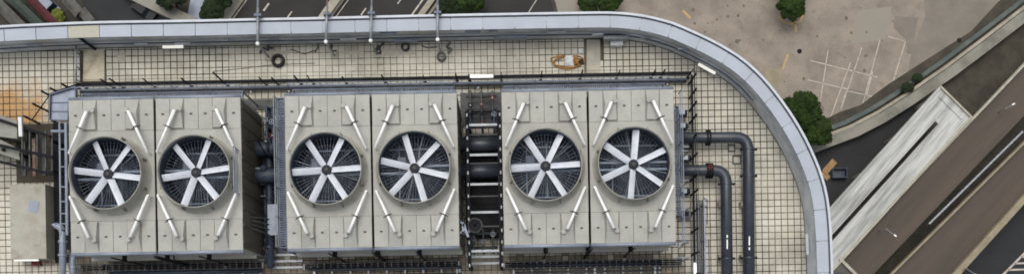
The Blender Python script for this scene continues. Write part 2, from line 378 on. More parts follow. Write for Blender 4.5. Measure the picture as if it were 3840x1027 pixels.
# footbridge with a weathered white roof: two roof strips round a slit
FB = 8.2
fbp = {k: G(*v, FB) for k, v in dict(apex=(3525,322), right=(3645,440), le=(3035,862), re=(3060,1065)).items()}
ax = (fbp['le']-fbp['apex']); ln = ax.length; ax.normalize(); ac = (fbp['right']-fbp['apex']); wd = ac.length; ac.normalize()
axr = (fbp['re']-fbp['right']).normalized()
ft = thing('footbridge', 'weathered white covered footbridge roof with a dark slit', 'footbridge', (fbp['apex'].x, fbp['apex'].y, 0))
def fq(u, v, z=0):     # u along, v across (metres)
    p = fbp['apex'] + ax*u + ac*v; return Vector((p.x, p.y, FB+z))
sl0, sl1, u0 = wd*.44, wd*.54, 4.6
def fpr(u0, u1, v0, v1, z0, z1, name, m):
    return MB().prism([fq(u0,v0)[:2], fq(u1,v0)[:2], fq(u1,v1)[:2], fq(u0,v1)[:2]], FB+z0, FB+z1).build(name, m, ft)
LN = 34
fpr(.3, u0, .3, wd-.3, -.5, 0, 'roof_slab', M['fbroof']); fpr(u0, LN, .3, sl0, -.5, -.004, 'roof_slab', M['fbroof']); fpr(u0, LN, sl1, wd-.3, -.5, -.002, 'roof_slab', M['fbroof'])
fpr(0, .3, 0, wd, -.5, .35, 'rim', M['fbrim']); fpr(.3, LN, 0, .3, -.5, .3, 'rim', M['fbroof']); fpr(.3, LN, wd-.3, wd, -.5, .33, 'rim', M['fbrim'])
fpr(u0, LN, sl0-.22, sl0, 0, .3, 'ridge', M['fbroof']); fpr(u0, LN, sl1, sl1+.22, 0, .3, 'ridge', M['fbroof']); fpr(u0-.3, u0, sl0-.22, sl1+.22, .002, .3, 'ridge', M['fbroof'])
fpr(2.0, LN, wd*.2, wd*.2+.16, 0, .22, 'ridge', M['fbroof']); fpr(4.5, LN, wd*.82, wd*.82+.16, 0, .22, 'ridge', M['fbroof']); fpr(3, LN, wd*.7, wd*.7+.1, 0, .2, 'ridge', M['fbroof'])
fpr(1.3, 1.46, 1, wd-1, 0, .16, 'ridge', M['fbroof'])
for u in (1.5, 9, 17, 25, 33):
    for v in (.8, wd-.8):
        c = fq(u, v); MB().box(c.x-.25, c.x+.25, c.y-.25, c.y+.25, 0, FB-.5).build('column', M['wallc'], ft)
# second arm of the footbridge, going down to the right
p0, p1 = G(3148,968,FB), G(3300,1120,FB); q0_, q1_ = G(3080,1010,FB), G(3200,1150,FB)
arm = thing('footbridge_branch', 'pale footbridge branch crossing below the flyover corner', 'footbridge', (p0.x, p0.y, 0))
MB().bar(p0, p1, .45, .6).build('beam', M['fbrim'], arm); MB().bar(q0_, q1_, .45, .6).build('beam', M['fbrim'], arm)
MB().prism([v[:2] for v in (p0+(q0_-p0)*.07, p1+(q1_-p1)*.07, q1_-(q1_-p1)*.07, q0_-(q0_-p0)*.07)], FB-.7, FB-.3).build('deck', M['shed'], arm)
for s in (.15, .5, .85):
    c = (p0+(p1-p0)*s + q0_+(q1_-q0_)*s)/2; MB().box(c.x-.3, c.x+.3, c.y-.3, c.y+.3, 0, FB-.7).build('column', M['wallc'], arm)
# lamps on the flyover
def street_lamp(px, py, label, dx, dy, h=9):
    c = G(px, py, FH); t = thing('street_lamp', label, 'street lamp', (c.x, c.y, FH), 'lamps along the flyover')
    MB().tube([(c.x,c.y,FH),(c.x,c.y,FH+h)], .1, 8, .06).build('pole', M['galv'], t)
    e = Vector((c.x+dx, c.y+dy, FH+h+.2)); MB().tube([(c.x,c.y,FH+h),e], .05, 6).build('arm', M['galv'], t)
    d = (e-Vector((c.x,c.y,FH+h))).normalized(); MB().bar(e, e+d*.45, .2, .1).build('lamp_head', M['white_pipe'], t)
street_lamp(3292, 865, 'street lamp on the flyover near the median end', 1.2, -1.0, 3.2)
street_lamp(3600, 1010, 'street lamp beside the tan flyover wall at the bottom edge', 1.2, -.9, 2.2)
street_lamp(3745, 420, 'street lamp on the flyover farthest up the slope', .9, .5, 2.2)

# --- trees
def tree(px, py, rx, ry, h, label, leaf='leaf1', name='street_tree', ang=0, n=2600, seed=1, group=None, z0=0):
    """rx, ry crown radii in metres; uneven clumps of leaf faces round real limbs"""
    r = random.Random(seed); c = G(px, py, h*.6); t = thing(name, label, 'tree', (c.x, c.y, z0), group)
    tr = MB(); tr.tube([(c.x,c.y,z0),(c.x+.1,c.y,z0+h*.3),(c.x,c.y+.1,z0+h*.62)], .05*h*.5+.06, 8, .07)
    clumps = []
    for i in range(int(40+rx*ry*4.5)):
        a = r.uniform(0, 2*pi); q = math.sqrt(r.random())*.86; x = q*rx*cos(a); y = q*ry*sin(a)
        zc = z0+h*(.42+.45*math.sqrt(max(0, 1-q*q))*r.uniform(.7,1)); X = x*cos(ang)-y*sin(ang); Y = x*sin(ang)+y*cos(ang)
        clumps.append((c.x+X, c.y+Y, zc, r.uniform(.5,1.0)*min(rx,ry,3)*.26))
        if i < 9: tr.tube([(c.x,c.y,z0+h*.3),(c.x+X*.55,c.y+Y*.55,z0+h*.5),(c.x+X,c.y+Y,zc)], .07, 5, .02)
    tr.build('trunk', M['bark'], t)
    b = MB()
    for i in range(int(n*1.9)):
        cx, cy, cz, R = r.choice(clumps); d = Vector((r.gauss(0,1), r.gauss(0,1), r.gauss(0,1))).normalized()*R*r.uniform(.4,1.25)
        p = Vector((cx,cy,cz+d.z*.75)) + Vector((d.x,d.y,0)); s = r.uniform(.14,.34)
        u = Vector((r.gauss(0,1), r.gauss(0,1), r.gauss(0,.5))).normalized(); nn = (d+Vector((0,0,.6))).normalized()
        w = nn.cross(u).normalized(); u = w.cross(nn)
        b.add([p-u*s, p+w*s*.6, p+u*s, p-w*s*.6], [(0,1,2,3)])
    b.build('crown', M[leaf], t); return t
tree(2968, 22, 2.3, 2.6, 5.5, 'round dark tree in the yellow edged plaza pit', 'leaf1', seed=2, n=3800)
tree(2982, -52, 2.2, 2.6, 5.5, 'upper plaza tree mostly beyond the top edge', 'leaf1', seed=12)
tree(3000, 420, 3.3, 3.4, 8, 'broad green tree touching the curved parapet', 'leaf1', seed=3, n=5200)
tree(3062, 490, 2.5, 2.9, 7, 'smaller tree at the lower right of the broad tree', 'leaf1', seed=4, n=3600)
tree(2215, 8, 2.2, 1.9, 4.5, 'left one of two clipped trees at the plaza corner', 'leaf1', seed=5, n=3200)
tree(2285, 5, 2.2, 2.0, 4.5, 'right one of two clipped trees at the plaza corner', 'leaf1', seed=6, n=3200)
tree(1690, 25, 2.2, 2.2, 5, 'dark tree beside the pale roadside wall', 'leaf2', seed=7, n=3000)
tree(1765, -5, 2.4, 2.4, 6, 'brighter tree right of the dark roadside tree', 'leaf1', seed=8, n=3400)
tree(795, 42, 2.0, 1.9, 4.5, 'dark tree of the hedge nearest the parapet', 'leaf2', seed=9, n=2600)
tree(842, -25, 2.0, 2.2, 4.8, 'dark tree of the hedge beside the tan low wall', 'leaf2', seed=10, n=2600)
tree(640, 0, 2.6, 1.5, 5, 'blackish tree behind the beige slanting wall', 'leaf2', seed=11, n=2400)
tree(218, 62, 1.0, 1.2, 3, 'yellow green bush beside the red awning', 'leaf3', 'bush', seed=13, n=1200)
tree(3402, 330, 1.1, .8, 2.2, 'small dark bush at the plaza edge above the wall', 'leaf2', 'bush', seed=14, n=900)
tree(3440, 292, .8, .6, 1.8, 'low scrub beside the small dark bush', 'leaf2', 'bush', seed=15, n=600)

# --- street level things, upper left
def gable(name, label, cat, px, py, L_, w, h, ang, m, roofm, ribs=6):
    c = G(px, py, h); t = thing(name, label, cat, (c.x,c.y,0)); d = Vector((cos(ang), sin(ang), 0)); r = Vector((-d.y, d.x, 0))
    def q(u, v, z): p = c + d*u + r*v; return (p.x, p.y, z)
    b = MB(); b.add([q(-L_/2,-w/2,h-.4),q(L_/2,-w/2,h-.4),q(L_/2,w/2,h-.4),q(-L_/2,w/2,h-.4),q(-L_/2,0,h),q(L_/2,0,h)],
                    [(0,1,5,4),(2,3,4,5),(0,4,3),(1,2,5),(0,3,2,1)]); b.build('roof', roofm, t)
    k = .46; MB().prism([q(-L_*k,-w*k,0)[:2],q(L_*k,-w*k,0)[:2],q(L_*k,w*k,0)[:2],q(-L_*k,w*k,0)[:2]], 0, h-.402).build('wall', m, t)
    for i in range(ribs):
        u = -L_/2+L_*(i+.5)/ribs; MB().add([q(u-.05,-w/2,h-.38),q(u+.05,-w/2,h-.38),q(u+.05,0,h+.03),q(u-.05,0,h+.03),q(u+.05,w/2,h-.38),q(u-.05,w/2,h-.38)], [(0,1,2,3),(3,2,4,5)]).build('rib', roofm, t)
    return t
gable('market_stall', 'long dark red roofed stall at the upper left', 'stall', 142, 25, 9, 1.3, 3, radians(-48), M['shed'], M['red'], 8)
gable('market_stall', 'dark green roofed stall left of the red one', 'stall', 78, 30, 9, 1.5, 3, radians(-44), M['shed'], M['green_d'], 8)
gable('market_stall', 'grey roofed stall at the far upper left corner', 'stall', 18, 42, 8, 1.8, 3, radians(-46), M['shed'], M['shed'], 8)
gable('storage_shed', 'grey shed at the kerb beside the dark lane', 'shed', 318, 58, 2.6, 1.6, 2.4, radians(-52), M['shed'], M['shed'], 4)
gable('storage_shed', 'mottled grey shed above the yellow green bush', 'shed', 268, 20, 3.4, 1.8, 2.6, radians(-50), M['shed'], M['shed'], 5)
def car(name, label, px, py, ang, m, L_=4.4, w=1.8, h=1.45, van=False, cat='car'):
    c = G(px, py, 0); t = thing(name, label, cat, (c.x,c.y,0)); d = Vector((cos(ang), sin(ang), 0)); r = Vector((-d.y, d.x, 0))
    def q(u, v, z): p = c+d*u+r*v; return (p.x,p.y,z)
    def slab(u0,u1,w0,z0,u2,u3,w1,z1,nm,mm):
        vs = [q(u0,-w0/2,z0),q(u1,-w0/2,z0),q(u1,w0/2,z0),q(u0,w0/2,z0),q(u2,-w1/2,z1),q(u3,-w1/2,z1),q(u3,w1/2,z1),q(u2,w1/2,z1)]
        MB().add(vs,[(0,3,2,1),(4,5,6,7),(0,1,5,4),(1,2,6,5),(2,3,7,6),(3,0,4,7)]).build(nm,mm,t)
    slab(-L_/2,L_/2,w,.25,-L_/2+.05,L_/2-.1,w-.1,h*.6,'body',m)
    a, e = (-L_*.47, L_*.38) if van else (-L_*.4, L_*.2)
    slab(a,e,w-.1,h*.6,a+.25,e-.5,w-.4,h-.03,'window_band',M['glass']); slab(a+.22,e-.45,w-.38,h-.03,a+.28,e-.55,w-.46,h+.02,'roof',m)
    for u in (-L_*.31, L_*.31):
        for v in (-1, 1):
            p = Vector(q(u, v*(w/2-.1), .32)); MB().tube([p-r*.1, p+r*.1], .32, 14).build('wheel', M['rubber'], t)
    return t
car('parked_car', 'black car parked along the beige slanting wall', 545, 48, radians(-36), M['carblack'])
car('parked_van', 'grey blue van parked beside the red roofed stall', 182, 18, radians(-46), M['cargrey'], 5.6, 2.1, 2.3, True, 'van')
# planks and skip by the lower lane
c = G(3112, 625, 0); t = thing('timber_stack', 'stack of tan timber boards beside the lower lane', 'timber', (c.x,c.y,0))
for i in range(6):
    for k in range(2):
        p = c+Vector((.13*i-.4, -.12*i+.3, .1+k*.18)); MB().bar(p+Vector((-.9-.06*k,-1.0,0)), p+Vector((.8,.85+.1*k,0)), .16, .15).build('board', M['plank'], t)
c = G(3096, 662, 0); t = thing('timber_stack', 'second tan timber stack nearer the parapet', 'timber', (c.x,c.y,0))
for i in range(5):
    p = c+Vector((.13*i-.3, .12*i, .1)); MB().bar(p+Vector((.5,-.6,0)), p+Vector((-.5,.55,0)), .16, .15).build('board', M['plank'], t)
c = G(3142, 652, 0); t = thing('waste_skip', 'dark blue grey skip beside the timber', 'skip', (c.x,c.y,0))
for (x0,x1,y0,y1,z0,z1) in ((-1.2,1.2,-.8,.8,0,.1),(-1.2,1.2,-.8,-.7,.1,1.1),(-1.2,1.2,.7,.8,.1,1.1),(-1.2,-1.1,-.7,.7,.1,1.1),(1.1,1.2,-.7,.7,.1,1.1)):
    MB().box(c.x+x0,c.x+x1,c.y+y0,c.y+y1,z0,z1).build('floor_plate' if z0==0 else 'side_plate', M['skip'], t)

# ================================================================= THE BUILDING
PH = 1.75    # parapet height
out = [(-700,190),(-400,135),(-200,112),(0,97),(187,88),(373,81),(746,75),(960,70),(1184,66),(1557,57),(1920,50),(2107,47),(2250,45),(2330,47),(2420,58),(2517,82),(2590,112),(2666,147),
       (2740,188),(2800,230),(2866,292),(2933,374),(2985,450),(3025,520),(3058,590),(3085,660),(3106,745),(3117,850),(3122,960),(3124,1060),(3124,1500)]
ow = [P(x, y, PH+.03) for x, y in out]
def catmull(pts, step):
    res = []
    for i in range(len(pts)-1):
        p0, p1, p2, p3 = pts[max(i-1,0)], pts[i], pts[i+1], pts[min(i+2,len(pts)-1)]
        for k in range(8):
            t = k/8; res.append(.5*((2*p1)+(p2-p0)*t+(2*p0-5*p1+4*p2-p3)*t*t+(3*p1-p0-3*p2+p3)*t**3))
    res.append(pts[-1])
    d = [0]
    for a, b in zip(res, res[1:]): d.append(d[-1]+(b-a).length)
    n = int(d[-1]/step); o = []; j = 0
    for i in range(n+1):
        s = d[-1]*i/n
        while j < len(d)-2 and d[j+1] < s: j += 1
        o.append(res[j]+(res[j+1]-res[j])*((s-d[j])/(d[j+1]-d[j])))
    return o
CP = 1.43/3
line_o = catmull(ow, CP); NP = len(line_o)
nrm = []
for i in range(NP):
    d = line_o[min(i+1,NP-1)]-line_o[max(i-1,0)]; d.normalize(); nrm.append(Vector((d.y, -d.x, 0)))   # inward (to the right of travel)
def offs(k): return [line_o[i]+nrm[i]*k for i in range(NP)]
cl = P(500, 1500)
body = [(p.x, p.y) for p in offs(.02)]
body_full = body + [(body[-1][0], body[-1][1]-14), (body[0][0], body[-1][1]-14)]
bl = thing('office_tower', 'tall office block with a tiled roof and curved grey parapet', 'building', (0, -10, 0))
fac = MB(); n = len(body_full)
fac.add([(x,y,0) for x,y in body_full]+[(x,y,RZ-.3) for x,y in body_full], [((i+1)%n, i, n+i, n+(i+1)%n) for i in range(n)]); 
fo = fac.build('facade', M['glass'], bl)
for k in range(28):
    z = 2+k*4; ring = MB(); o_ = [(p.x,p.y) for p in offs(-.1)]; m_ = len(o_)
    ring.add([(x,y,z) for x,y in o_]+[(x,y,z+1.2) for x,y in o_]+[(*p,z+1.2) for p in body]+[(*p,z) for p in body],
             [f for i in range(m_-1) for f in ((i+1,i,m_+i,m_+i+1),(m_+i+1,m_+i,2*m_+i,2*m_+i+1),(i,i+1,3*m_+i+1,3*m_+i))])
    ring.build('spandrel_band', M['spandrel'], fo)
def band(k0, k1, z0, z1, i0=0, i1=None):
    a = offs(k0); b_ = offs(k1); i1 = NP-1 if i1 is None else i1; n = i1-i0+1; b = MB()
    v = []
    for lst, z in ((a,z0),(a,z1),(b_,z1),(b_,z0)): v += [(p.x,p.y,RZ+z) for p in lst[i0:i1+1]]
    f = []
    for j in range(4):
        k = (j+1) % 4
        for i in range(n-1): f.append((j*n+i+1, j*n+i, k*n+i, k*n+i+1))
    f += [(0,3*n,2*n,n), (n-1, 2*n-1, 3*n-1, 4*n-1)]
    return b.add(v, f)
par = band(.03, .62, -.3, PH-.06).build('parapet', M['pwall'], bl)
band(0, .1, -.3, PH+.06).build('parapet_lip', M['lip'], par)
band(.1, .17, PH-.06, PH-.03).build('drip_groove', M['groove'], par)
for k, i in enumerate(range(0, NP-3, 3)):
    a = offs(0)[i]
    pxx = CX + (a.x*cos(TH)-a.y*sin(TH))*F/(CAMH-PH)
    yl = abs(pxx-255) < 60 and a.y > 5
    cpn = band(.172, .70, PH-.055, PH, i, i+3)
    # shrink a hair so every joint is open
    c_ = Vector((sum(v[0] for v in cpn.v)/len(cpn.v), sum(v[1] for v in cpn.v)/len(cpn.v), 0))
    d_ = (offs(.4)[i+3]-offs(.4)[i]).normalized(); L2 = (offs(.4)[i+3]-offs(.4)[i]).length
    cpn.v = [tuple(Vector(v)-d_*((Vector(v)-c_).dot(d_))*(.02/L2*2)) for v in cpn.v]
    o = cpn.build('coping_panel', M['coping_y' if yl else 'coping'], par)
    if yl: o['label'] = 'beige coping panel among grey ones'
# roof slab and tiles
inn = [(p.x, p.y) for p in offs(.60)]
deck_poly = inn + [(inn[-1][0], inn[-1][1]-14), (inn[0][0], inn[-1][1]-14)]
deck = MB().prism(deck_poly, RZ-.3, RZ).build('roof_deck', M['joint'], bl)
gut = [(p.x,p.y) for p in offs(.66)]
def inside(x, y, poly):
    c = False; j = len(poly)-1
    for i in range(len(poly)):
        xi, yi = poly[i]; xj, yj = poly[j]
        if (yi > y) != (yj > y) and x < (xj-xi)*(y-yi)/(yj-yi)+xi: c = not c
        j = i
    return c
gp = gut + [(gut[-1][0], gut[-1][1]-14), (gut[0][0], gut[-1][1]-14)]
TS = .303; GAP = .037
TX = [P(584,656,3.8), P(1395,640,3.8), P(2208,626,3.8)]
TY = sum(p.y for p in TX)/3
TX = [Vector((p.x, p.y, RZ)) for p in TX]
def px_of(x, y, z=RZ):
    k = F/(RZ+CAMH-z); X = x*cos(TH)-y*sin(TH); Y = x*sin(TH)+y*cos(TH); return CX+X*k, CY-Y*k
tiles = []; cuts = []
p_tl, p_br = P(-330, 150), P(3150, 1420)
for i in range(int(p_tl.x/TS)-2, int(p_br.x/TS)+2):
    for j in range(int(p_br.y/TS)-4, int(p_tl.y/TS)+4):
        x0, y0 = i*TS, j*TS; x, y = x0+TS/2, y0+TS/2
        if any(abs(x-t.x) < 3.4 and abs(y-t.y) < 3.0 for t in TX): continue
        h = TS/2-.001
        full = all(inside(x+sx*h, y+sy*h, gp) for sx in (-1,1) for sy in (-1,1))
        if not full and not any(inside(x+sx*h, y+sy*h, gp) for sx in (-1,1) for sy in (-1,1)): continue
        cut = None if full else min(range(NP-1), key=lambda q: (gut[q][0]-x)**2+(gut[q][1]-y)**2)
        px, py = px_of(x, y)
        if 2198 < px < 2252 and 140 < py < 276: continue            # bare screed patches
        if 310 < px < 395 and 180 < py < 312: continue
        if full: tiles.append((x, y, px, py))
        else: cuts.append((x, y, cut))
near = sorted((t for t in tiles if 2620 < t[2] < 3010 and 300 < t[3] < 1020 and not (2695 < t[2] < 2750 and t[3] > 600) and not (2775 < t[2] < 2835 and t[3] > 480)),
              key=lambda t: (t[2]-2880)**2+(t[3]-720)**2)[:300]
ns = set((t[0], t[1]) for t in near)
def tile_mesh(b, x, y, z0, z1, g=GAP):
    h = TS/2-g/2; k = .006
    b.add([(x-h,y-h,z0),(x+h,y-h,z0),(x+h,y+h,z0),(x-h,y+h,z0),(x-h+k,y-h+k,z1),(x+h-k,y-h+k,z1),(x+h-k,y+h-k,z1),(x-h+k,y+h-k,z1)],
          [(4,5,6,7),(0,1,5,4),(1,2,6,5),(2,3,7,6),(3,0,4,7)])
tb = MB(); tile_mesh(tb, 0, 0, 0, .012); tm = None
for (x, y, px, py) in near:
    if tm is None: o = tb.build('tile', M['tile'], deck, local=True); tm = o.data
    else: o = bpy.data.objects.new('tile', tm); COL.objects.link(o); o.parent = deck
    o.location = (x-OFF[deck].x, y-OFF[deck].y, RZ-OFF[deck].z+random.uniform(-.002,.002)); o.rotation_euler = (random.gauss(0,.004), random.gauss(0,.004), random.gauss(0,.008))
rest = MB(); brown = MB(); R2 = random.Random(4)
for (x, y, px, py) in tiles:
    if (x, y) in ns: continue
    g = GAP
    if 850 < px < 2030 and py < 300: g = .014+.018*R2.random()
    elif 2030 < px < 2200 and py < 300: g = .03
    z = R2.uniform(-.002,.002)
    tile_mesh(brown if (300 < px < 2580 and py > 958+R2.gauss(0,8)) else rest, x+R2.gauss(0,.002), y+R2.gauss(0,.002), RZ, RZ+.012+z, g)
for (x, y, q) in cuts:              # tiles cut to the line of the parapet
    h = TS/2-GAP/2; poly = [(x-h,y-h),(x+h,y-h),(x+h,y+h),(x-h,y+h)]
    for k in (max(q-1,0), min(q, NP-2)):
        ax_, ay_ = gut[k]; nx, ny = nrm[k].x, nrm[k].y; o2 = []
        for a_, b2 in zip(poly, poly[1:]+poly[:1]):
            da = (a_[0]-ax_)*nx+(a_[1]-ay_)*ny; db = (b2[0]-ax_)*nx+(b2[1]-ay_)*ny
            if da >= 0: o2.append(a_)
            if (da >= 0) != (db >= 0): f_ = da/(da-db); o2.append((a_[0]+(b2[0]-a_[0])*f_, a_[1]+(b2[1]-a_[1])*f_))
        poly = o2
        if len(poly) < 3: break
    if len(poly) >= 3: rest.prism(poly, RZ, RZ+.012)
tag(brown.build('brown_tile_field', M['tile_brown'], deck), kind='stuff')
tag(rest.build('tile_field', M['tile'], deck), kind='stuff')
for pts, m in ([(2200,150),(2250,150),(2252,274),(2200,274)], 'screed'), ([(314,190),(392,186),(392,304),(312,306)], 'screed_b'):
    b = MB(); b.prism([P(*p)[:2] for p in pts], RZ+.002, RZ+.016); b.build('screed_patch', M[m], deck)
for pts in ([(440,196),(470,196),(470,232),(440,232)], [(1000,196),(1090,190),(1080,205),(1010,210)], [(1420,186),(1540,182),(1560,206),(1440,214)], [(1270,196),(1370,192),(1330,208)]):
    b = MB(); b.prism([P(*p)[:2] for p in pts], RZ+.004, RZ+.019); b.build('mortar_smear', M['screed'], deck)
# dark downpipe and small fittings on the parapet's inner face
def on_parapet(px, py, h): return P(px, py, h)
q = P(352, 176, .3); q2 = Vector((q.x, q.y, 0))
def pface(px, h=.0, k=.66):          # point on the parapet's inner face below photo column px
    best = min(range(NP), key=lambda i: abs(px_of(offs_k[k][i].x, offs_k[k][i].y, RZ+h)[0]-px) + (1e6 if offs_k[k][i].y < 2 else 0))
    p = offs_k[k][best]; return Vector((p.x, p.y, RZ+h))
offs_k = {.66: offs(.68), .75: offs(.75), .72: offs(.72)}
p = pface(352, 0); MB().tube([p+Vector((0,0,.02)), p+Vector((0,0,PH-.08))], .06, 8).build('downpipe', M['black'], par)
for px in (150, 560, 700, 900, 1060, 1300, 1460, 1780, 1840, 2100, 2250, 2400, 2560):
    p = pface(px, 0); w = random.uniform(.3,.9); z = random.uniform(.5,1.3)
    MB().box(p.x-w/2, p.x+w/2, p.y-.05, p.y+.03, RZ+z, RZ+z+random.uniform(.06,.18)).build('conduit_box', M[random.choice(['bluegrey','galv','bluegrey','pwall'])], par)
i0 = next(i for i in range(NP) if line_o[i].x > P(-100,100).x); i1 = NP-30
MB().tube([offs(.66)[i]+Vector((0,0,RZ+1.05-line_o[i].z)) for i in range(i0, i1, 2)], .022, 6).build('conduit', M['galv'], par)
MB().tube([offs(.65)[i]+Vector((0,0,RZ+.62-line_o[i].z)) for i in range(i0, i1, 2)], .03, 6).build('conduit', M['bluegrey_d'], par)

# ================================================================= COOLING TOWERS
TH_ = 3.8; HX, HY = 1.825, 3.27; CXC = 1.87
def copy_tree(o, parent=None):
    c = o.copy(); COL.objects.link(c); c.parent = parent
    for ch in [x for x in KIDS.get(o, [])]: KIDS.setdefault(c, []).append(copy_tree(ch, c))
    return c
KIDS = {}
def part(b, name, m, parent, smooth=False, loc=None, rz=0, mesh=None):
    if mesh is not None:
        o = bpy.data.objects.new(name, mesh); COL.objects.link(o); o.parent = parent
    else: o = b.build(name, m, parent, local=True, smooth=smooth)
    if loc is not None: o.location = loc
    o.rotation_euler.z = rz; KIDS.setdefault(parent, []).append(o); return o
def make_tower():
    t = thing('cooling_tower', 'x', 'cooling tower', (0,0,0), 'twin fan cooling towers in a row')
    sh = {}
    def shared(key, maker, name, m, parent, loc, rz=0, smooth=False):
        if key in sh: return part(None, name, m, parent, loc=loc, rz=rz, mesh=sh[key])
        o = part(maker(), name, m, parent, smooth, loc, rz); sh[key] = o.data; return o
    for s in (-1, 1):
        c = s*CXC; w = .07
        # casing: four walls
        part(MB().box(c-HX,c+HX,HY-w,HY,.25,TH_-.05), 'end_wall', M['frp'], t)
        part(MB().box(c-HX,c+HX,-HY,-HY+w,.25,TH_-.05), 'end_wall', M['frp'], t)
        sw = part(MB().box(c-HX,c-HX+w,-HY+w,HY-w,.25,TH_-.05), 'side_wall', M['frp_shaded'], t)
        sw2 = part(MB().box(c+HX-w,c+HX,-HY+w,HY-w,.25,TH_-.05), 'side_wall', M['frp_shaded'], t)
        for k in range(9):      # stiffening ribs on the outer side walls
            y = -2.9+k*.725; x = c+s*(HX+.015)
            part(MB().box(x-.015,x+.018,y-.04,y+.04,.3,TH_-.1), 'rib', M['frp_shaded'], sw2 if s > 0 else sw)
        part(MB().box(c-HX-.03,c+HX+.03,-HY-.03,HY+.03,0,.248), 'basin', M['seam'], t)
        part(MB().box(c-HX,c+HX,-HY-.16,-HY-.002,1.55,1.75), 'ledge', M['frp'], t)
        for k in range(8): part(MB().box(c-HX+.05,c+HX-.05,-HY-.07,-HY-.002,.4+k*.13,.46+k*.13), 'louvre', M['frp_shaded'], t)
        part(MB().box(c-HX+.08,c+HX-.08,-HY+.08,HY-.08,2.1,2.2), 'drift_eliminator', M['fill'], t)
        for k in range(22):
            x = c-HX+.2+k*.153; part(MB().box(x-.02,x+.02,-1.7,1.7,2.2,2.28), 'eliminator_blade', M['fill'], t)
        # deck with the fan opening
        b = MB(); N = 48; RO = 1.56; h = 1.925
        ci = [(c+RO*cos(2*pi*k/N), RO*sin(2*pi*k/N)) for k in range(N)]
        def sq(a):
            k = 1/max(abs(cos(a))/ (HX), abs(sin(a))/h); return (c+cos(a)*k, sin(a)*k)
        an = sorted(set([round(2*pi*k/N,6) for k in range(N)]+[]))
        so_ = [sq(a) for a in an]
        ca = math.atan2(h, HX)
        for a in (ca, pi-ca, pi+ca, 2*pi-ca):
            k = min(range(N), key=lambda i: abs(an[i]-a)); so_[k] = (c+HX*(1 if cos(a)>0 else -1), h*(1 if sin(a)>0 else -1))
        z = TH_
        b.add([(x,y,z) for x,y in ci]+[(x,y,z) for x,y in so_]+[(x,y,z-.048) for x,y in ci], [(k,N+k,N+(k+1)%N,(k+1)%N) for k in range(N)]+[(k,(k+1)%N,2*N+(k+1)%N,2*N+k) for k in range(N)])
        part(b, 'fan_deck', M['frp'], t)
        for e in (-1, 1):
            part(MB().box(c-HX,c+HX,min(e*1.93,e*HY),max(e*1.93,e*HY),TH_-.048,TH_-.03), 'deck_frame', M['seam'], t)
            pw = 2*HX/6
            for k in range(6):
                x = c-HX+pw*(k+.5)
                o = shared('panel', lambda: MB().box(-pw/2+.011,pw/2-.011,-.664,.664,-.028,0), 'deck_panel', M['frp'], t, (x, e*2.6, TH_))
                if k in (0,2,3,5):
                    shared('stud', lambda: MB().box(-.055,.055,-.03,.03,0,.035), 'stud', M['clamp'], o, (0, 0, 0))
            for k in (1, 4):            # raised wedge that carries the brace foot
                x = c-HX+pw*(k+.5)
                b = MB(); q = pw/2-.02
                b.add([(-q,e*.62,.003),(q,e*.62,.003),(q*.8,e*.05,.18),(-q*.8,e*.05,.18),(-q,-e*.62,.003),(q,-e*.62,.003),(q*.95,-e*.62,.10),(-q*.95,-e*.62,.10),(-q,e*.05,.003),(q,e*.05,.003)],
                      [(0,1,2,3),(3,2,6,7),(0,3,8),(1,9,2),(8,3,7,4),(9,5,6,2),(4,7,6,5)])
                part(b, 'wedge', M['frp'], t, loc=(x, e*2.6, TH_))
        # fan stack
        part(MB().lathe([(1.72,TH_+.002),(1.62,TH_+.08),(1.555,TH_+.3),(1.525,TH_+.6),(1.535,TH_+.74),(1.535,TH_+.78),(1.508,TH_+.78),(1.50,TH_+.68),(1.495,TH_+.6)],(c,0,0),64), 'fan_stack', M['stack'], t, True)
        part(MB().lathe([(1.495,TH_+.6),(1.492,TH_+.2),(1.50,TH_-.06)],(c,0,0),64), 'shaded_throat', M['throat_shade'], t, True)  # lower stack wall, shade below the fan put into its colour
        part(MB().torus((c,0,TH_+.76),1.525,.022,64,6), 'stack_rim', M['stack'], t, True)
        for k in range(8):
            a = 2*pi*(k+.5)/8; part(MB().bar((c+1.62*cos(a),1.62*sin(a),TH_+.04),(c+1.62*cos(a),1.62*sin(a),TH_+.5),.05,.09), 'stack_rib', M['seam'], t)
        # structure below the fan
        for y, ww in ((.17,.10),(-.13,.10)): part(MB().box(c-1.49,c+1.49,y-ww/2,y+ww/2,TH_-.18,TH_-.02), 'fan_beam', M['beam'], t)
        for y in (1.02, -1.16): part(MB().box(c-1.2,c+1.2,y-.03,y+.03,TH_-.75,TH_-.65), 'cross_bar', M['beam'], t)
        for x in (-.78, .1): part(MB().box(c+x-.025,c+x+.025,-1.2,1.2,TH_-.87,TH_-.76), 'tie_bar', M['beam'], t)
        part(MB().box(c-.8,c-.45,.3,.62,TH_-.75,TH_-.35), 'motor', M['bluegrey_d'], t)
        g = MB()
        for k in range(56):
            a = 2*pi*k/56; g.bar((c+.35*cos(a),.35*sin(a),TH_+.1),(c+1.48*cos(a),1.48*sin(a),TH_+.1),.009,.009)
        for r in (.7,1.1,1.4): g.torus((c,0,TH_+.1), r, .006, 40, 4)
        part(g, 'fan_guard', M['beam'], t)
        # fan
        fz = TH_+.36
        f = part(MB().lathe([(0,.14),(.09,.14),(.10,.12),(.19,.10),(.22,.06),(.22,-.09),(0,-.09)],(0,0,0),12), 'fan', M['hub'], t, False, (c,0,fz))
        f['cell'] = s
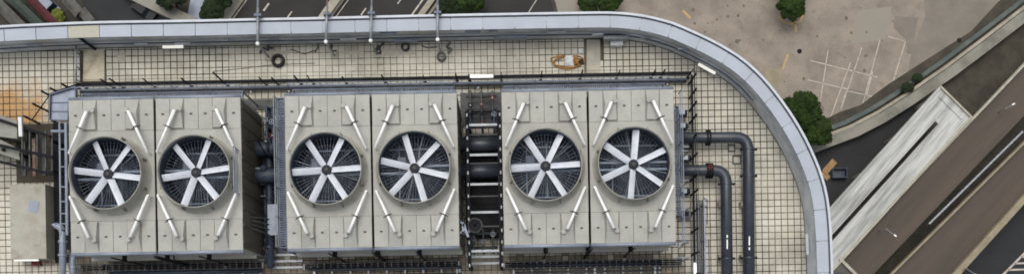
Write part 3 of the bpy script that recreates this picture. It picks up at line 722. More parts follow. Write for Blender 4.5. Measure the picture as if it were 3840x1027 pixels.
        def blade():
            b = MB(); p = radians(27); n = 6; R0, R1 = .20, 1.472; rows = 5
            for i in range(rows+1):
                q = i/rows; r = R0+(R1-R0)*q; ch = .145; tw = p*(1.15-.3*q)
                for k in range(n+1):
                    u = -1+2*k/n; cam_ = .018*(1-u*u)
                    b.v.append((r, u*ch*cos(tw)-cam_*sin(tw), -u*ch*sin(tw)*1.0+cam_))
            for i in range(rows):
                for k in range(n):
                    a = i*(n+1)+k; b.f.append((a, a+n+1, a+n+2, a+1))
            nv = len(b.v); b.v += [(x,y,z-.02) for x,y,z in b.v]; b.f += [tuple(nv+i for i in reversed(q)) for q in b.f]
            return b
        for k in range(6): shared('blade', blade, 'blade', M['blade'], f, (0,0,0), k*pi/3)
        shared('cap', lambda: MB().lathe([(0,.15),(.07,.14),(.09,.1),(.09,.05)],(0,0,0),12), 'hub_cap', M['clamp'], f, (0,0,.02))
        # white brace pipes
        for sx in (-1,1):
            for sy in (-1,1):
                o_ = Vector((c+sx*.88, sy*2.68, TH_+.40)); i_ = Vector((c+sx*1.66, sy*.93, TH_+.40))
                bp = part(MB().tube([o_, o_+(i_-o_)*.42, i_], .072, 12, .052), 'brace_pipe', M['white_pipe'], t, True)
                m_ = o_+(i_-o_)*.40; d = (i_-o_).normalized()
                part(MB().tube([m_-d*.022, m_+d*.022], .115, 12), 'clamp', M['clamp'], bp)
                rr = d.cross(Vector((0,0,1))); part(MB().bar(m_-rr*.2-Vector((0,0,.06)), m_+rr*.2-Vector((0,0,.06)), .04, .05), 'clamp_bracket', M['clamp'], bp)
                fl = o_ - Vector((sx*.15, sy*-.08, .17)); part(MB().lathe([(0,.03),(.10,.03),(.11,.0),(.11,-.06)], tuple(fl), 16), 'flange', M['frp'], bp)
                part(MB().tube([o_+(i_-o_)*.03, Vector((fl.x, fl.y, TH_+.16))], .045, 8), 'foot', M['frp'], bp)
                part(MB().tube([i_, i_-Vector((0,0,.40))], .045, 8), 'foot', M['white_pipe'], bp)
        # gutters along the two ends
        part(MB().tube([(c-HX,-HY-.06,TH_-.06),(c+HX,-HY-.06,TH_-.06)], .085, 10), 'gutter', M['bluegrey'], t, True)
        part(MB().tube([(c-HX,HY+.06,TH_-.06),(c+HX,HY+.06,TH_-.06)], .07, 10), 'gutter', M['bluegrey'], t, True)
    # dark riser pipes up the near end
    for x, r in ((-CXC,.035),(0.02,.075),(CXC,.035)):
        rp = part(MB().tube([(x,-HY-.26,.05),(x,-HY-.26,TH_+.25)], r, 8), 'riser', M['black'], t)
        part(MB().box(x-.1,x+.1,-HY-.28,-HY-.0,2.6,2.66), 'riser_bracket', M['black'], rp)
        if abs(x) > 1: part(MB().lathe([(0,.24),(.07,.22),(.1,.1),(.06,0)],(x,-HY-.42,.1),10), 'floodlight', M['white_pipe'], rp)
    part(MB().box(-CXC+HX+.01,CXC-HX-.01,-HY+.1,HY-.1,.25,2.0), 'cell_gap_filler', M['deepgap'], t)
    return t
T0 = make_tower()
phases = [(-6.5, 9), (4, -13), (4, 25.5)]
labs = ['beige twin fan cooling tower nearest the concrete plinth', 'middle beige twin fan cooling tower', 'beige twin fan cooling tower beside the black elbow pipes']
rods = [[(40,), (75,)], [(162,), (8,)], [(45, 135), (100, -14)]]
for i in range(3):
    t = T0 if i == 0 else copy_tree(T0)
    t['label'] = labs[i]; t.location = TX[i]; OFF[t] = TX[i].copy()
    TOW = t; 
    for ch in KIDS[t]:
        if ch.name.startswith('fan') and 'cell' in ch.keys():
            k = 0 if ch['cell'] < 0 else 1
            ch.rotation_euler.z = radians(phases[i][k]-1.05)
    for k in (0, 1):
        c = (-1 if k == 0 else 1)*CXC
        for a in rods[i][k]:
            a = radians(a); part(MB().tube([(c+1.49*cos(a),1.49*sin(a),TH_+.15),(c-1.49*cos(a),-1.49*sin(a),TH_+.15)], .014, 6), 'tie_rod', M['galv'], t)

# ================================================================= ROOF THINGS
def railing(name, label, pts, h0, h1, m, rails=(1.0,.5), r=.022, spacing=1.2, group=None, posts=None):
    """pts: world points (x, y); h0 foot and h1 top above the roof"""
    pts = [Vector((p[0], p[1], 0)) for p in pts]
    t = thing(name, label, 'railing', (pts[0].x, pts[0].y, RZ+h0), group)
    for a in rails: MB().tube([p+Vector((0,0,RZ+h0+(h1-h0)*a)) for p in pts], r, 6).build('rail', m, t)
    for a, b in zip(pts, pts[1:]):
        n = max(1, int((b-a).length/spacing))
        for i in range(n+1):
            p = a+(b-a)*i/n; MB().tube([p+Vector((0,0,RZ+h0)), p+Vector((0,0,RZ+h1))], r, 6).build('post', m, t)
    return t
def walkway(name, label, x0, x1, y0, y1, h, m, along='x', step=.16, group=None, legs=True):
    t = thing(name, label, 'walkway', ((x0+x1)/2, (y0+y1)/2, RZ))
    f = .05
    for bx in ((x0,x1,y0,y0+f),(x0,x1,y1-f,y1),(x0,x0+f,y0+f,y1-f),(x1-f,x1,y0+f,y1-f)): MB().box(*bx,RZ+h-.12,RZ+h).build('frame_beam', m, t)
    if along == 'x':
        n = int((x1-x0-2*f)/step)
        for i in range(1, n): x = x0+f+(x1-x0-2*f)*i/n; MB().box(x-step*.32,x+step*.32,y0+f,y1-f,RZ+h-.05,RZ+h-.02).build('tread', m, t)
    else:
        n = int((y1-y0-2*f)/step)
        for i in range(1, n): y = y0+f+(y1-y0-2*f)*i/n; MB().box(x0+f,x1-f,y-step*.32,y+step*.32,RZ+h-.05,RZ+h-.02).build('tread', m, t)
    if legs:
        for x in (x0+.03, x1-.03):
            for y in (y0+.03, y1-.03): MB().box(x-.03,x+.03,y-.03,y+.03,RZ,RZ+h-.12).build('leg', m, t)
    return t
names3 = ['nearest the concrete plinth', 'in the middle', 'beside the black elbow pipes']
for i, c in enumerate(TX):
    y0 = c.y+HY+.16
    walkway('service_walkway', 'blue grey service walkway behind the cooling tower '+names3[i], c.x-3.6, c.x+3.5, y0, y0+.42, 2.7, M['bluegrey_d'], step=.09)
    railing('walkway_railing', 'thin blue grey handrail behind the cooling tower '+names3[i], [(c.x-3.65,y0+.44),(c.x+3.55,y0+.44)], 2.7, 3.6, M['bluegrey'], r=.016, spacing=1.4)
    railing('walkway_railing', 'lower pipe rail against the back of the cooling tower '+names3[i], [(c.x-3.6,y0+.02),(c.x+3.4,y0+.02)], 2.7, 3.3, M['bluegrey'], rails=(1.0,), r=.018, spacing=1.8)
    # clutter between fence and tower
    for k in range(5):
        x = c.x-3.3+k*1.5+random.uniform(-.3,.3); y = c.y+HY+1.15+random.uniform(-.2,.2)
        nm, ct = random.choice([('valve_box','box'),('junction_box','box')])
    # low pipe on brackets in front of the tower
    ys = c.y-HY-.62
    t = thing('condensate_pipe', 'dark pipe run along the foot of the cooling tower '+names3[i], 'pipe', (c.x, ys, RZ))
    MB().tube([(c.x-3.5,ys,RZ+.4),(c.x+3.6,ys,RZ+.4)], .09, 10).build('pipe', M['navy'], t, smooth=True)
    MB().tube([(c.x-3.2,ys-.3,RZ+.3),(c.x+3.6,ys-.3,RZ+.3)], .05, 8).build('pipe', M['steel_d'], t, smooth=True)
    for k in range(9):
        x = c.x-3.3+k*.85; MB().box(x-.04,x+.04,ys-.42,ys+.14,RZ+.013,RZ+.26).build('bracket', M['galv'], t)
# side rails / walkways
c = TX[1]
walkway('side_walkway', 'grey walkway along the left side of the middle cooling tower', c.x-HX-CXC-.42, c.x-HX-CXC-.06, c.y-3.2, c.y+3.3, 3.45, M['bluegrey_d'], 'y', .1)
railing('side_railing', 'pale handrail along the left side of the middle cooling tower', [(c.x-HX-CXC-.38,c.y-3.2),(c.x-HX-CXC-.38,c.y+3.2)], 3.45, 4.2, M['galv'], spacing=1.1)
c = TX[2]
walkway('side_walkway', 'blue grey walkway along the right side of the cooling tower near the elbow pipes', c.x+HX+CXC+.06, c.x+HX+CXC+.4, c.y-2.0, c.y+2.8, 2.8, M['bluegrey_d'], 'y', .1)
railing('side_railing', 'thin handrail along the right side of the cooling tower near the elbow pipes', [(c.x+HX+CXC+.38,c.y-3.3),(c.x+HX+CXC+.38,c.y+3.3)], 2.8, 3.7, M['bluegrey'], spacing=1.0)
c = TX[0]
railing('side_railing', 'pale blue rails up the right side of the cooling tower nearest the plinth', [(c.x+HX+CXC-.12,c.y-.9),(c.x+HX+CXC-.12,c.y+1.0)], 3.8, 4.6, M['bluegrey'], rails=(1.0,.6,.3), spacing=1.9)

# black fence behind and beside the towers --------------------------------
def fy(x): return 318-(x-306)*.01845
fpts = [P(292, fy(292), .75), P(2592, 275.5, .75)]
t = thing('perimeter_fence', 'black post and rail fence behind the cooling towers', 'fence', (fpts[0].x, fpts[0].y, RZ))
MB().bar(fpts[0], fpts[1], .13, .1).build('rail', M['black'], t)
for h in (1.5,): MB().tube([Vector((p.x,p.y,RZ+h)) for p in fpts], .010, 5).build('wire', M['steel_d'], t)
MB().bar(Vector((fpts[0].x,fpts[0].y,RZ+.35)), Vector((fpts[1].x,fpts[1].y,RZ+.35)), .04, .04).build('rail', M['steel_d'], t)
for k, x in enumerate([300,405,440,560,700,838,985,1030,1118,1165,1290,1438,1590,1712,1760,1880,2030,2180,2318,2450,2485,2590]):
    p = P(x, fy(x), .75); r = .028 if k % 3 else .02
    h = 2.3 if x == 838 else random.uniform(1.2,1.7)
    po = MB().box(p.x-r, p.x+r, p.y-r, p.y+r, RZ, RZ+h).build('post', M['black'], t)
    MB().box(p.x-.07, p.x+.07, p.y-.07, p.y+.07, RZ+.013, RZ+.04).build('base_plate', M['black'], po)
e0 = P(2594, 277, .75); e1 = P(2606, 1060, .75)
t = thing('perimeter_fence', 'black fence running down beside the elbow pipes', 'fence', (e0.x, e0.y, RZ))
MB().bar(e0-Vector((0,.06,0)), e1, .09, .09).build('rail', M['black'], t)
for h in (.3, 1.3, 1.85): MB().tube([Vector((p.x,p.y,RZ+h)) for p in (e0,e1)], .014, 5).build('wire', M['steel_d'], t)
for s in (.03,.1,.16,.22,.31,.4,.5,.57,.66,.75,.86,.96):
    p = e0+(e1-e0)*s; MB().box(p.x-.035,p.x+.035,p.y-.035,p.y+.035,RZ,RZ+1.8).build('post', M['black'], t)
w0, w1, w2 = P(292,320,.75), P(185,358,.75), P(120,450,.75)
t = thing('perimeter_fence', 'dark fence slanting past the blue grey platform', 'fence', (w0.x, w0.y, RZ))
MB().bar(w0, w1, .14, .14).build('rail', M['black'], t); MB().bar(w1, w2, .04, .04).build('rail', M['black'], t)
for p in (w0+(w1-w0)*.3, w0+(w1-w0)*.7, w1, w1+(w2-w1)*.5, w2): MB().box(p.x-.035,p.x+.035,p.y-.035,p.y+.035,RZ,RZ+1.5).build('post', M['black'], t)
# blue grey corner platform, ladder and pipes at the left
t = thing('corner_platform', 'blue grey steel platform at the corner of the first cooling tower', 'platform', tuple(P(235,400,0)))
pl = [P(*p, 2.6)[:2] for p in [(192,356),(286,328),(288,372),(262,380),(258,455),(190,450)]]
MB().prism(pl, RZ+2.5, RZ+2.6).build('deck_plate', M['bluegrey'], t)
for a, b_ in zip(pl, pl[1:]+pl[:1]): MB().bar((*a,RZ+2.66),(*b_,RZ+2.66),.05,.16).build('toe_board', M['bluegrey_d'], t)
for a in pl[:2]+pl[3:]: MB().box(a[0]-.05,a[0]+.05,a[1]-.05,a[1]+.05,RZ,RZ+2.5).build('leg', M['bluegrey_d'], t)
for y in (385, 418): MB().bar(P(194,y,2.63), P(262,y-1,2.63), .03, .03).build('seam_bar', M['bluegrey_d'], t)
t = thing('caged_ladder', 'pale blue ladder frame lying along the first cooling tower', 'ladder', tuple(P(240,660,0)))
for x, r in ((226,.04),(250,.07)): MB().tube([P(x-3,462,3.2), P(x+2,880,3.2)], r, 8).build('stile', M['bluegrey'], t)
for y in (492, 560, 625, 700, 755, 800, 838): MB().tube([P(226,y,3.2), P(250,y,3.2)], .03, 6).build('rung', M['bluegrey'], t)
for y in (480, 660, 860):
    for x in (226, 250): p = P(x,y,3.2); MB().tube([p, Vector((p.x,p.y,RZ))], .035, 6).build('leg', M['bluegrey_d'], t)
MB().tube([P(192,492,3.2), P(252,492,3.2)], .06, 8).build('cross_pipe', M['bluegrey'], t)
def fy0(x): return 318-(x-306)*.01845
def bend(pts, r, n=6):
    """polyline with rounded corners (any plane)"""
    pts = [Vector(p) for p in pts]; o = [pts[0]]
    for i in range(1, len(pts)-1):
        a, b, c = pts[i-1], pts[i], pts[i+1]; u = (a-b).normalized(); v = (c-b).normalized()
        s, e = b+u*r, b+v*r
        for k in range(n+1): q = k/n; o.append(s*(1-q)**2+b*2*q*(1-q)+e*q*q)
    o.append(pts[-1]); return o
def pipe_thing(name, label, pts, r, m, flanges=(), group=None, supports=(), n=14):
    p0 = pts[0]; t = thing(name, label, 'pipe', (p0.x, p0.y, RZ), group)
    MB().tube(bend(pts, r*2.6), r, n).build('pipe', m, t, smooth=True)
    for p, d in flanges:
        d = Vector(d).normalized(); MB().tube([p-d*.05, p+d*.05], r*1.35, n).build('flange', m, t)
    for p in supports: MB().box(p.x-r*1.1,p.x+r*1.1,p.y-.08,p.y+.08,RZ,p.z-r*.8).build('saddle', M['concrete'], t)
    return t
pipe_thing('water_pipe', 'pale blue grey pipe running down beside the concrete plinth', [P(214,845,1.6), P(236,845,1.6), P(234,1120,1.6)], .15, M['bluegrey'],
           [(P(236,905,1.6),(0,1,0)), (P(235,955,1.6),(0,1,0))], supports=[P(236,940,1.6), P(235,1060,1.6)])
a = P(272, 968, 1.2)
pipe_thing('water_pipe', 'second pale blue grey pipe under the first cooling tower edge', [Vector((a.x+.6,a.y+.3,a.z)), a+Vector((0,.3,0)), P(274,1120,1.2)], .15, M['bluegrey'],
           [(P(273,1000,1.2),(0,1,0))], supports=[P(273,1010,1.2), P(274,1090,1.2)])
# elbow pipes at the right
ph = .75
def elbow_pipe(label, xs, y, xv, wmark, fx, flv):
    hp = [P(xs,y,ph), P(xv,y-2,ph), P(xv+6,1130,ph)]
    R_ = .26; t = thing('elbow_pipe', label, 'pipe', (hp[1].x, hp[1].y, RZ), 'black elbow pipes')
    pts = bend(hp, .62, 12)
    MB().tube(pts, R_, 20).build('pipe', M['blackpipe'], t, smooth=True)
    for x in fx:
        p = P(x, y, ph)
        for o_ in (-.06, .06): MB().tube([p+Vector((o_-.03,0,0)), p+Vector((o_+.03,0,0))], .36, 20).build('flange', M['black'], t)
    for yy in flv:
        p = P(xv+2, yy, ph); MB().tube([p-Vector((0,.025,0)), p+Vector((0,.025,0))], .30, 20).build('joint_ring', M['blackpipe'], t)
        for s in (-1,1): MB().box(p.x+s*.34-.05,p.x+s*.34+.05,p.y-.05,p.y+.05,p.z-.06,p.z+.06).build('bolt_lug', M['black'], t)
    for yy in (760, 960, 1090):
        p = P(xv+3, yy, ph); MB().box(p.x-.3,p.x+.3,p.y-.12,p.y+.12,RZ,RZ+ph-.2).build('saddle', M['concrete'], t)
    for (ya, yb) in wmark:
        p, q = P(xv+5, ya, ph+R_), P(xv+5, yb, ph+R_); MB().bar(p+Vector((0,0,.003)), q+Vector((0,0,.003)), .055, .008).build('flow_mark', M['white_pipe'], t)
    return t
ep = elbow_pipe('outer black elbow pipe turning down near the curved parapet', 2400, 517, 2805, [(885,918),(926,936)], (2655,), (560,660,965))
ep2 = elbow_pipe('inner black elbow pipe turning down beside the fence', 2400, 640, 2722, [(880,890),(897,932)], (2655,2664), (690,968))
p = P(2664,626,ph+.36); 
MB().torus(tuple(p+Vector((0,0,.02))), .09, .022, 14, 6).box(p.x-.09,p.x+.09,p.y-.012,p.y+.012,p.z,p.z+.03).box(p.x-.02,p.x+.02,p.y-.02,p.y+.02,p.z-.1,p.z+.02).build('valve_wheel', M['redbox'], ep2)
# header pipes between the towers
for x0, x1, y, lab in ((1690,1910,543,'upper black header pipe between middle and right towers'), (1690,1910,642,'lower black header pipe between middle and right towers'),
                       (880,1100,560,'upper dark header pipe between left and middle towers'), (880,1100,660,'lower dark header pipe between left and middle towers')):
    a, b_ = P(x0,y,1.3), P(x1,y-3,1.3); t = thing('header_pipe', lab, 'pipe', ((a.x+b_.x)/2, a.y, RZ), 'header pipes')
    MB().tube([a,b_], .34, 18).build('pipe', M['blackpipe' if x0 > 1500 else 'navy'], t, smooth=True)
    m_ = (a+b_)/2; MB().box(m_.x-.1,m_.x+.1,m_.y-.25,m_.y+.25,RZ,RZ+1.02).build('saddle', M['steel_d'], t)
# dark floor plates, most of them painting the shade beside the towers
def plate(name, label, x0, x1, y0, y1, h, m, step=.5):
    t = thing(name, label, 'platform', ((x0+x1)/2,(y0+y1)/2,RZ)); n = max(1, int((y1-y0)/step))
    for i in range(n):
        a = y0+(y1-y0)*i/n; MB().box(x0,x1,a+.006,a+(y1-y0)/n-.006,RZ+h-.04,RZ+h+random.uniform(-.004,.004)).build('floor_plate', m, t)
    for x in (x0+.06, x1-.06): MB().box(x-.04,x+.04,y0,y1,RZ+.013,RZ+h-.042).build('bearer', M['black'], t)
    return t
plate('dark_floor', 'dark added floor painting the shade between left and middle towers', TX[0].x+HX+CXC+.62, TX[1].x-HX-CXC-.5, TX[0].y-3.1, TX[0].y+2.6, .3, M['navy'])  # dark plates added over the tiles to paint the gap's shade
plate('dark_floor', 'near black plate floor coloured for the shade between middle and right towers', TX[1].x+HX+CXC+.12, TX[2].x-HX-CXC-.08, TX[1].y-2.6, TX[1].y+2.2, .35, M['black'])  # near black colour puts the shade of the gap into the floor
def pplate(label, px0, py0, px1, py1, h, m):
    a, b_ = P(px0, py1, h), P(px1, py0, h); return plate('dark_floor', label, a.x, b_.x, a.y, b_.y, h, m, .6)
pplate('dark added floor painting the shade left of the first cooling tower', 207, 460, 262, 985, .12, M['black'])  # black plates added where the tiles only lie in shade
pplate('dark brown plates under the air duct frame', 62, 462, 203, 684, .1, MATS['soil'])  # flat dark brown plates below the frame
pplate('dark added floor painting the shade at the head of the second gap', 1728, 345, 1886, 470, .12, M['steel_d'])  # covers shaded tiles, their shade painted as dark plates
pplate('dark added floor painting the shade at the head of the first gap', 905, 372, 1062, 412, .12, M['steel_d'])  # shade over the tiles painted as dark plates here too
def manifold(label, px, py, w, h, seed, m):
    R_ = random.Random(seed); c = P(px, py, h); t = thing('valve_manifold', label, 'manifold', (c.x, c.y, RZ), 'valve manifolds in the tower gaps')
    for k in range(3):
        x = c.x-w/2+w*k/2; MB().tube(bend([Vector((x, c.y-.5, RZ+.05)), Vector((x, c.y-.5, RZ+h-.1*k)), Vector((x, c.y+.5, RZ+h-.1*k)), Vector((x, c.y+.5, RZ+.05))], .12, 4), .055, 8).build('pipe', M[m], t, smooth=True)
        y = c.y+R_.uniform(-.3,.3); MB().torus((x, y, RZ+h+.2-.1*k), .1, .02, 14, 6).build('hand_wheel', M[R_.choice(['black','redbox','bluegrey'])], t); MB().tube([(x,y,RZ+h-.1*k),(x,y,RZ+h+.2-.1*k)], .03, 6).build('stem', M['galv'], t)
    for y in (c.y-.3, c.y+.35): MB().tube([(c.x-w/2-.2, y, RZ+h*.6), (c.x+w/2+.2, y, RZ+h*.6)], .07, 8).build('header', M['steel_d'], t, smooth=True)
    for x in (c.x-w/2-.1, c.x+w/2+.1): MB().box(x-.03,x+.03,c.y-.4,c.y-.34,RZ,RZ+h*.6-.05).build('stand', M['black'], t)
    return t
manifold('grey valve manifold at the head of the second gap', 1805, 380, 1.0, 1.2, 1, 'steel_d')
manifold('dark valve manifold lower in the second gap head', 1808, 445, 1.1, 1.0, 2, 'navy')
manifold('dark blue valve manifold at the head of the first gap', 1020, 440, .5, 1.6, 3, 'navy')
manifold('dark blue valve manifold beside the header pipes of the first gap', 1022, 520, .5, 1.8, 4, 'navy')
manifold('grey valve manifold low in the second gap', 1812, 900, .9, .9, 5, 'steel_d')
for k, (dy, rr, hh, m, lab) in enumerate(((21,.07,.25,'bluegrey','blue grey floor pipe running inside the black fence'), (30,.045,.2,'steel_d','thin dark floor pipe nearest the tower backs'))):
    a, b_ = P(300, fy0(300)+dy, hh), P(2575, fy0(2575)+dy, hh); t = thing('floor_pipe', lab, 'pipe', (a.x, a.y, RZ))
    MB().tube([a, b_], rr, 8).build('pipe', M[m], t, smooth=True)
    for i in range(16): p = a+(b_-a)*(i+.5)/16; MB().box(p.x-.04,p.x+.04,p.y-.14,p.y+.14,RZ+.013,p.z-rr*.8).build('bracket', M['galv'], t)
gx0, gx1 = TX[1].x+HX+CXC+.35, TX[2].x-HX-CXC-.15
steel = thing('gantry_frame', 'dark steel gantry between the middle and right cooling towers', 'gantry', ((gx0+gx1)/2, TX[1].y, RZ))
yl = [P(1800, y, 2.0).y for y in (468, 505, 580, 612, 690, 735, 795, 848, 940, 978)]
for i, y in enumerate(yl):
    w = .1 if i % 2 == 0 else .05
    MB().box(gx0+.08, gx1-.08, y-w/2, y+w/2, RZ+1.9, RZ+2.0).build('cross_beam', M['galv' if i % 2 == 0 else 'steel_d'], steel)
for x in (gx0, gx1):
    MB().box(x-.08,x+.08,yl[-1]-.3,yl[0]+.6,RZ+1.96,RZ+2.16).build('side_beam', M['black'], steel)
    for i in range(14):
        y = yl[-1]-.2+(yl[0]-yl[-1]+.6)*i/13; MB().box(x-.03+.05*(x>gx0),x+.03+.05*(x>gx0),y-.07,y+.07,RZ+2.162,RZ+2.2).build('bolt_plate', M['galv'], steel)
    for y in (yl[-1]-.2, yl[4], yl[0]+.5): MB().box(x-.07,x+.07,y-.07,y+.07,RZ,RZ+1.96).build('column', M['black'], steel)
for (y, hh, mm) in ((yl[1]-.35,.8,'navy'),(yl[3]-.2,.6,'steel_d'),(yl[5],.5,'steel_d'),(yl[8]+.3,.4,'steel_d')):
    pass
t = thing('cable_reel', 'dark round reel beside the middle cooling tower', 'reel', tuple(P(1790,850,2.0)))
rc = P(1782,846,2.15); MB().lathe([(.06,.16),(.33,.16),(.33,.11),(.2,.1),(.2,-.06),(.33,-.07),(.33,-.12),(.06,-.12)],tuple(rc),24,True).build('drum', M['black'], t)
MB().torus(tuple(rc+Vector((0,0,.16))), .31, .03, 24, 6).build('rim', M['steel_d'], t); MB().torus(tuple(rc+Vector((0,0,.05))), .25, .04, 20, 6).build('cable', M['cable'], t)
t = thing('pipe_bracket', 'bluish steel bracket at the lower corner of the middle tower', 'bracket', tuple(P(1735,850,0)))
for a, b_ in (((1712,826),(1738,838)),((1738,838),(1756,888)),((1712,870),(1742,872)),((1738,838),(1736,875))): MB().bar(P(*a,3.2), P(*b_,3.2), .1, .12).build('arm', M['bluegrey'], t)
p = P(1738,855,3.2); MB().box(p.x-.05,p.x+.05,p.y-.05,p.y+.05,RZ,RZ+3.14).build('post', M['bluegrey_d'], t)
# gap between left and middle towers: dark pipes and a grey cabinet
for px, y0, y1, r, h, lab in ((1010,405,1000,.16,.9,'dark blue vertical run of pipe left in the first gap'),(1038,380,760,.12,1.3,'dark blue pipe right in the first gap'),(995,560,990,.08,.6,'thin dark pipe hugging the first gap')):
    t = pipe_thing('dark_pipe', lab, [P(px,y0,h), P(px,(y0+y1)/2,h), P(px+4,y1,h)], r, M['navy'], [(P(px,y0+40+60*k,h),(0,1,0)) for k in range(int((y1-y0)/60))], supports=[P(px,y0+60,h),P(px,y1-60,h)])
a = P(1005,768,1.6); b_ = P(1038,877,1.6)
t = thing('switch_cabinet', 'flat topped grey blue cabinet in the first gap', 'cabinet', ((a.x+b_.x)/2,(a.y+b_.y)/2,RZ))
MB().box(a.x,b_.x,b_.y,a.y,RZ,RZ+1.57).build('body', M['bluegrey'], t); MB().box(a.x-.03,b_.x+.03,b_.y-.03,a.y+.03,RZ+1.572,RZ+1.6).build('lid', M['bluegrey'], t)
MB().box(a.x-.015,a.x-.001,b_.y+.3,b_.y+.36,RZ+.8,RZ+.95).build('handle', M['black'], t)
# valves, boxes and hoses on and beside the first tower's right wall
xw = TX[0].x+HX+CXC
def hose(label, pts, r, m, name='hose'):
    b = MB().tube(bend(pts, .15, 5), r, 7); return bare(name, label, 'hose', b, m, smooth=True)
hose('black hose looping off the first tower wall', [Vector((xw+.02,P(0,560,2.5).y,RZ+3.1)), Vector((xw+.45,P(0,548,2.5).y,RZ+2.9)), Vector((xw+.55,P(0,600,2).y,RZ+1.6)), Vector((xw+.9,P(0,610,2).y,RZ+.05))], .03, M['black'])
for px, py, h, s, m, lab in ((946,632,1.6,.16,'skip','blue valve body on the first tower wall'), (965,735,.8,.09,'sheet','white round knob beside the first tower wall'), (955,690,.9,.07,'galv','grey fitting below the blue valve')):
    p = P(px,py,h); t = thing('wall_valve', lab, 'valve', (xw+.05, p.y, RZ+h))
    MB().tube([(xw+.02,p.y,RZ+h),(xw+.35,p.y,RZ+h)], s*.35, 8).build('stem', M['galv'], t)
    MB().lathe([(0,s),(s*.7,s*.6),(s,0),(s*.7,-s*.6),(0,-s)], (xw+.35,p.y,RZ+h), 12).build('body', M[m], t)
for px, py, w, d, h, m, lab in ((938,870,.5,.3,.5,'shed','dull grey box at the foot of the first tower wall'),):
    p = P(px,py,.5); x = xw+.4; t = thing('equipment_box', lab, 'box', (x, p.y, RZ)); MB().box(x-w/2,x+w/2,p.y-d/2,p.y+d/2,RZ,RZ+h).build('body', M[m], t); MB().box(x-w/2-.02,x+w/2+.02,p.y-d/2-.02,p.y+d/2+.02,RZ+h+.001,RZ+h+.03).build('lid', M['galv'], t)
for k in range(4):
    y = P(0,840+k*14,1.5).y; hose('grey cable %s fanning out at the lower right of the first tower' % ['upper','second','third','lowest'][k], [Vector((xw+.02,y,RZ+2.4)), Vector((xw+.5,y-.05*k,RZ+1.8)), Vector((xw+1.0,y-.2*k,RZ+.4))], .03, M['steel_d'], 'cable')

# pump skids and small equipment right of the third tower (between tower and fence)
xr = TX[2].x+HX+CXC
eq = [(2560,420,.9,'navy','dark pump beside the fence, highest up'),(2562,470,.7,'navy','second dark pump beside the fence'),(2575,545,.5,'steel_d','grey valve box above the inner elbow pipe'),
      (2572,590,.6,'steel_d','grey valve box between the elbow pipes'),(2568,715,.5,'navy','dark pump below the inner elbow pipe'),(2575,800,.6,'galv','pale grey box with dark hatch near the lower fence')]
for px, py, h, m, lab in eq:
    p = P(px,py,h); t = thing('pump_unit', lab, 'pump', (p.x,p.y,RZ), 'pumps and boxes beside the fence')
    MB().box(p.x-.28,p.x+.28,p.y-.22,p.y+.22,RZ,RZ+.15).build('plinth', M['concrete'], t)
    MB().tube([(p.x-.24,p.y,RZ+h*.6),(p.x+.2,p.y,RZ+h*.6)], min(.18,h*.4), 12).build('motor', M[m], t, smooth=True)
    MB().box(p.x-.14,p.x+.1,p.y-.1,p.y+.1,RZ+h*.6+.1,RZ+h).build('terminal_box', M['black' if m == 'galv' else 'galv'], t)
    MB().tube([(p.x+.2,p.y,RZ+h*.6),(p.x+.26,p.y,RZ+h*.6)], .12, 10).build('flange', M['black'], t)
for y, lab in ((565,'upper'),(676,'second'),(780,'third'),(905,'fourth'),(965,'lowest')):
    a, b_ = P(2536,y,2.4), P(2584,y,2.4); t = thing('pipe_hoop', lab+' pale pipe hoop between the right tower and the fence', 'pipe', (b_.x,b_.y,RZ))
    MB().tube(bend([a,b_,Vector((b_.x,b_.y,RZ))], .15, 5), .03, 8).build('pipe', M['galv'], t, smooth=True); MB().box(b_.x-.07,b_.x+.07,b_.y-.07,b_.y+.07,RZ+.013,RZ+.03).build('foot_plate', M['galv'], t)
# cable ladder outside the fence
t = thing('cable_ladder', 'grey cable ladder lying between fence and inner elbow pipe', 'cable tray', tuple(P(2632,860,0)))
for x in (2618, 2640): MB().bar(P(x,748,.3), P(x+5,1100,.3), .05, .1).build('side_rail', M['bluegrey'], t)
for i in range(28):
    y = 755+i*12; MB().bar(P(2618+i*.15,y,.28), P(2640+i*.15,y,.28), .035, .03).build('rung', M['galv'], t)
for i in range(3): MB().tube([P(2623+i*6,750,.32), P(2628+i*6,1100,.32)], .022, 6).build('cable', M['black' if i else 'steel_d'], t)
for y in (770, 900, 1020): p = P(2631,y,0); MB().box(p.x-.2,p.x+.2,p.y-.05,p.y+.05,RZ+.013,RZ+.25).build('support', M['galv'], t)
for pts, lab in (([(2640,742),(2652,748),(2652,840)],'thin grey conduit bending round the cable ladder'),([(2658,900),(2660,1030)],'short grey conduit right of the cable ladder')):
    b = MB().tube([P(*p,.05) for p in pts], .025, 7); bare('floor_conduit', lab, 'conduit', b, M['bluegrey_d'])
for px, py, s, lab in ((2742,556,.17,'square pipe socket frame left in the elbow corner'),(2762,600,.2,'square floor hatch frame between the elbow pipes')):
    p = P(px,py,.0); t = thing('floor_hatch', lab, 'hatch', tuple(p))
    for bx in ((-s,s,-s,-s+.05),(-s,s,s-.05,s),(-s,-s+.05,-s+.05,s-.05),(s-.05,s,-s+.05,s-.05)): MB().box(p.x+bx[0],p.x+bx[1],p.y+bx[2],p.y+bx[3],RZ+.013,RZ+.08).build('frame', M['steel_d'], t)
    MB().box(p.x-s+.05,p.x+s-.05,p.y-s+.05,p.y+s-.05,RZ+.013,RZ+.05).build('lid', M['tile'], t)

lm = MATS['lamp'].node_tree.nodes['Principled BSDF']; lm.inputs['Emission Color'].default_value = (1, .97, .9, 1); lm.inputs['Emission Strength'].default_value = .45   # the tubes are lit
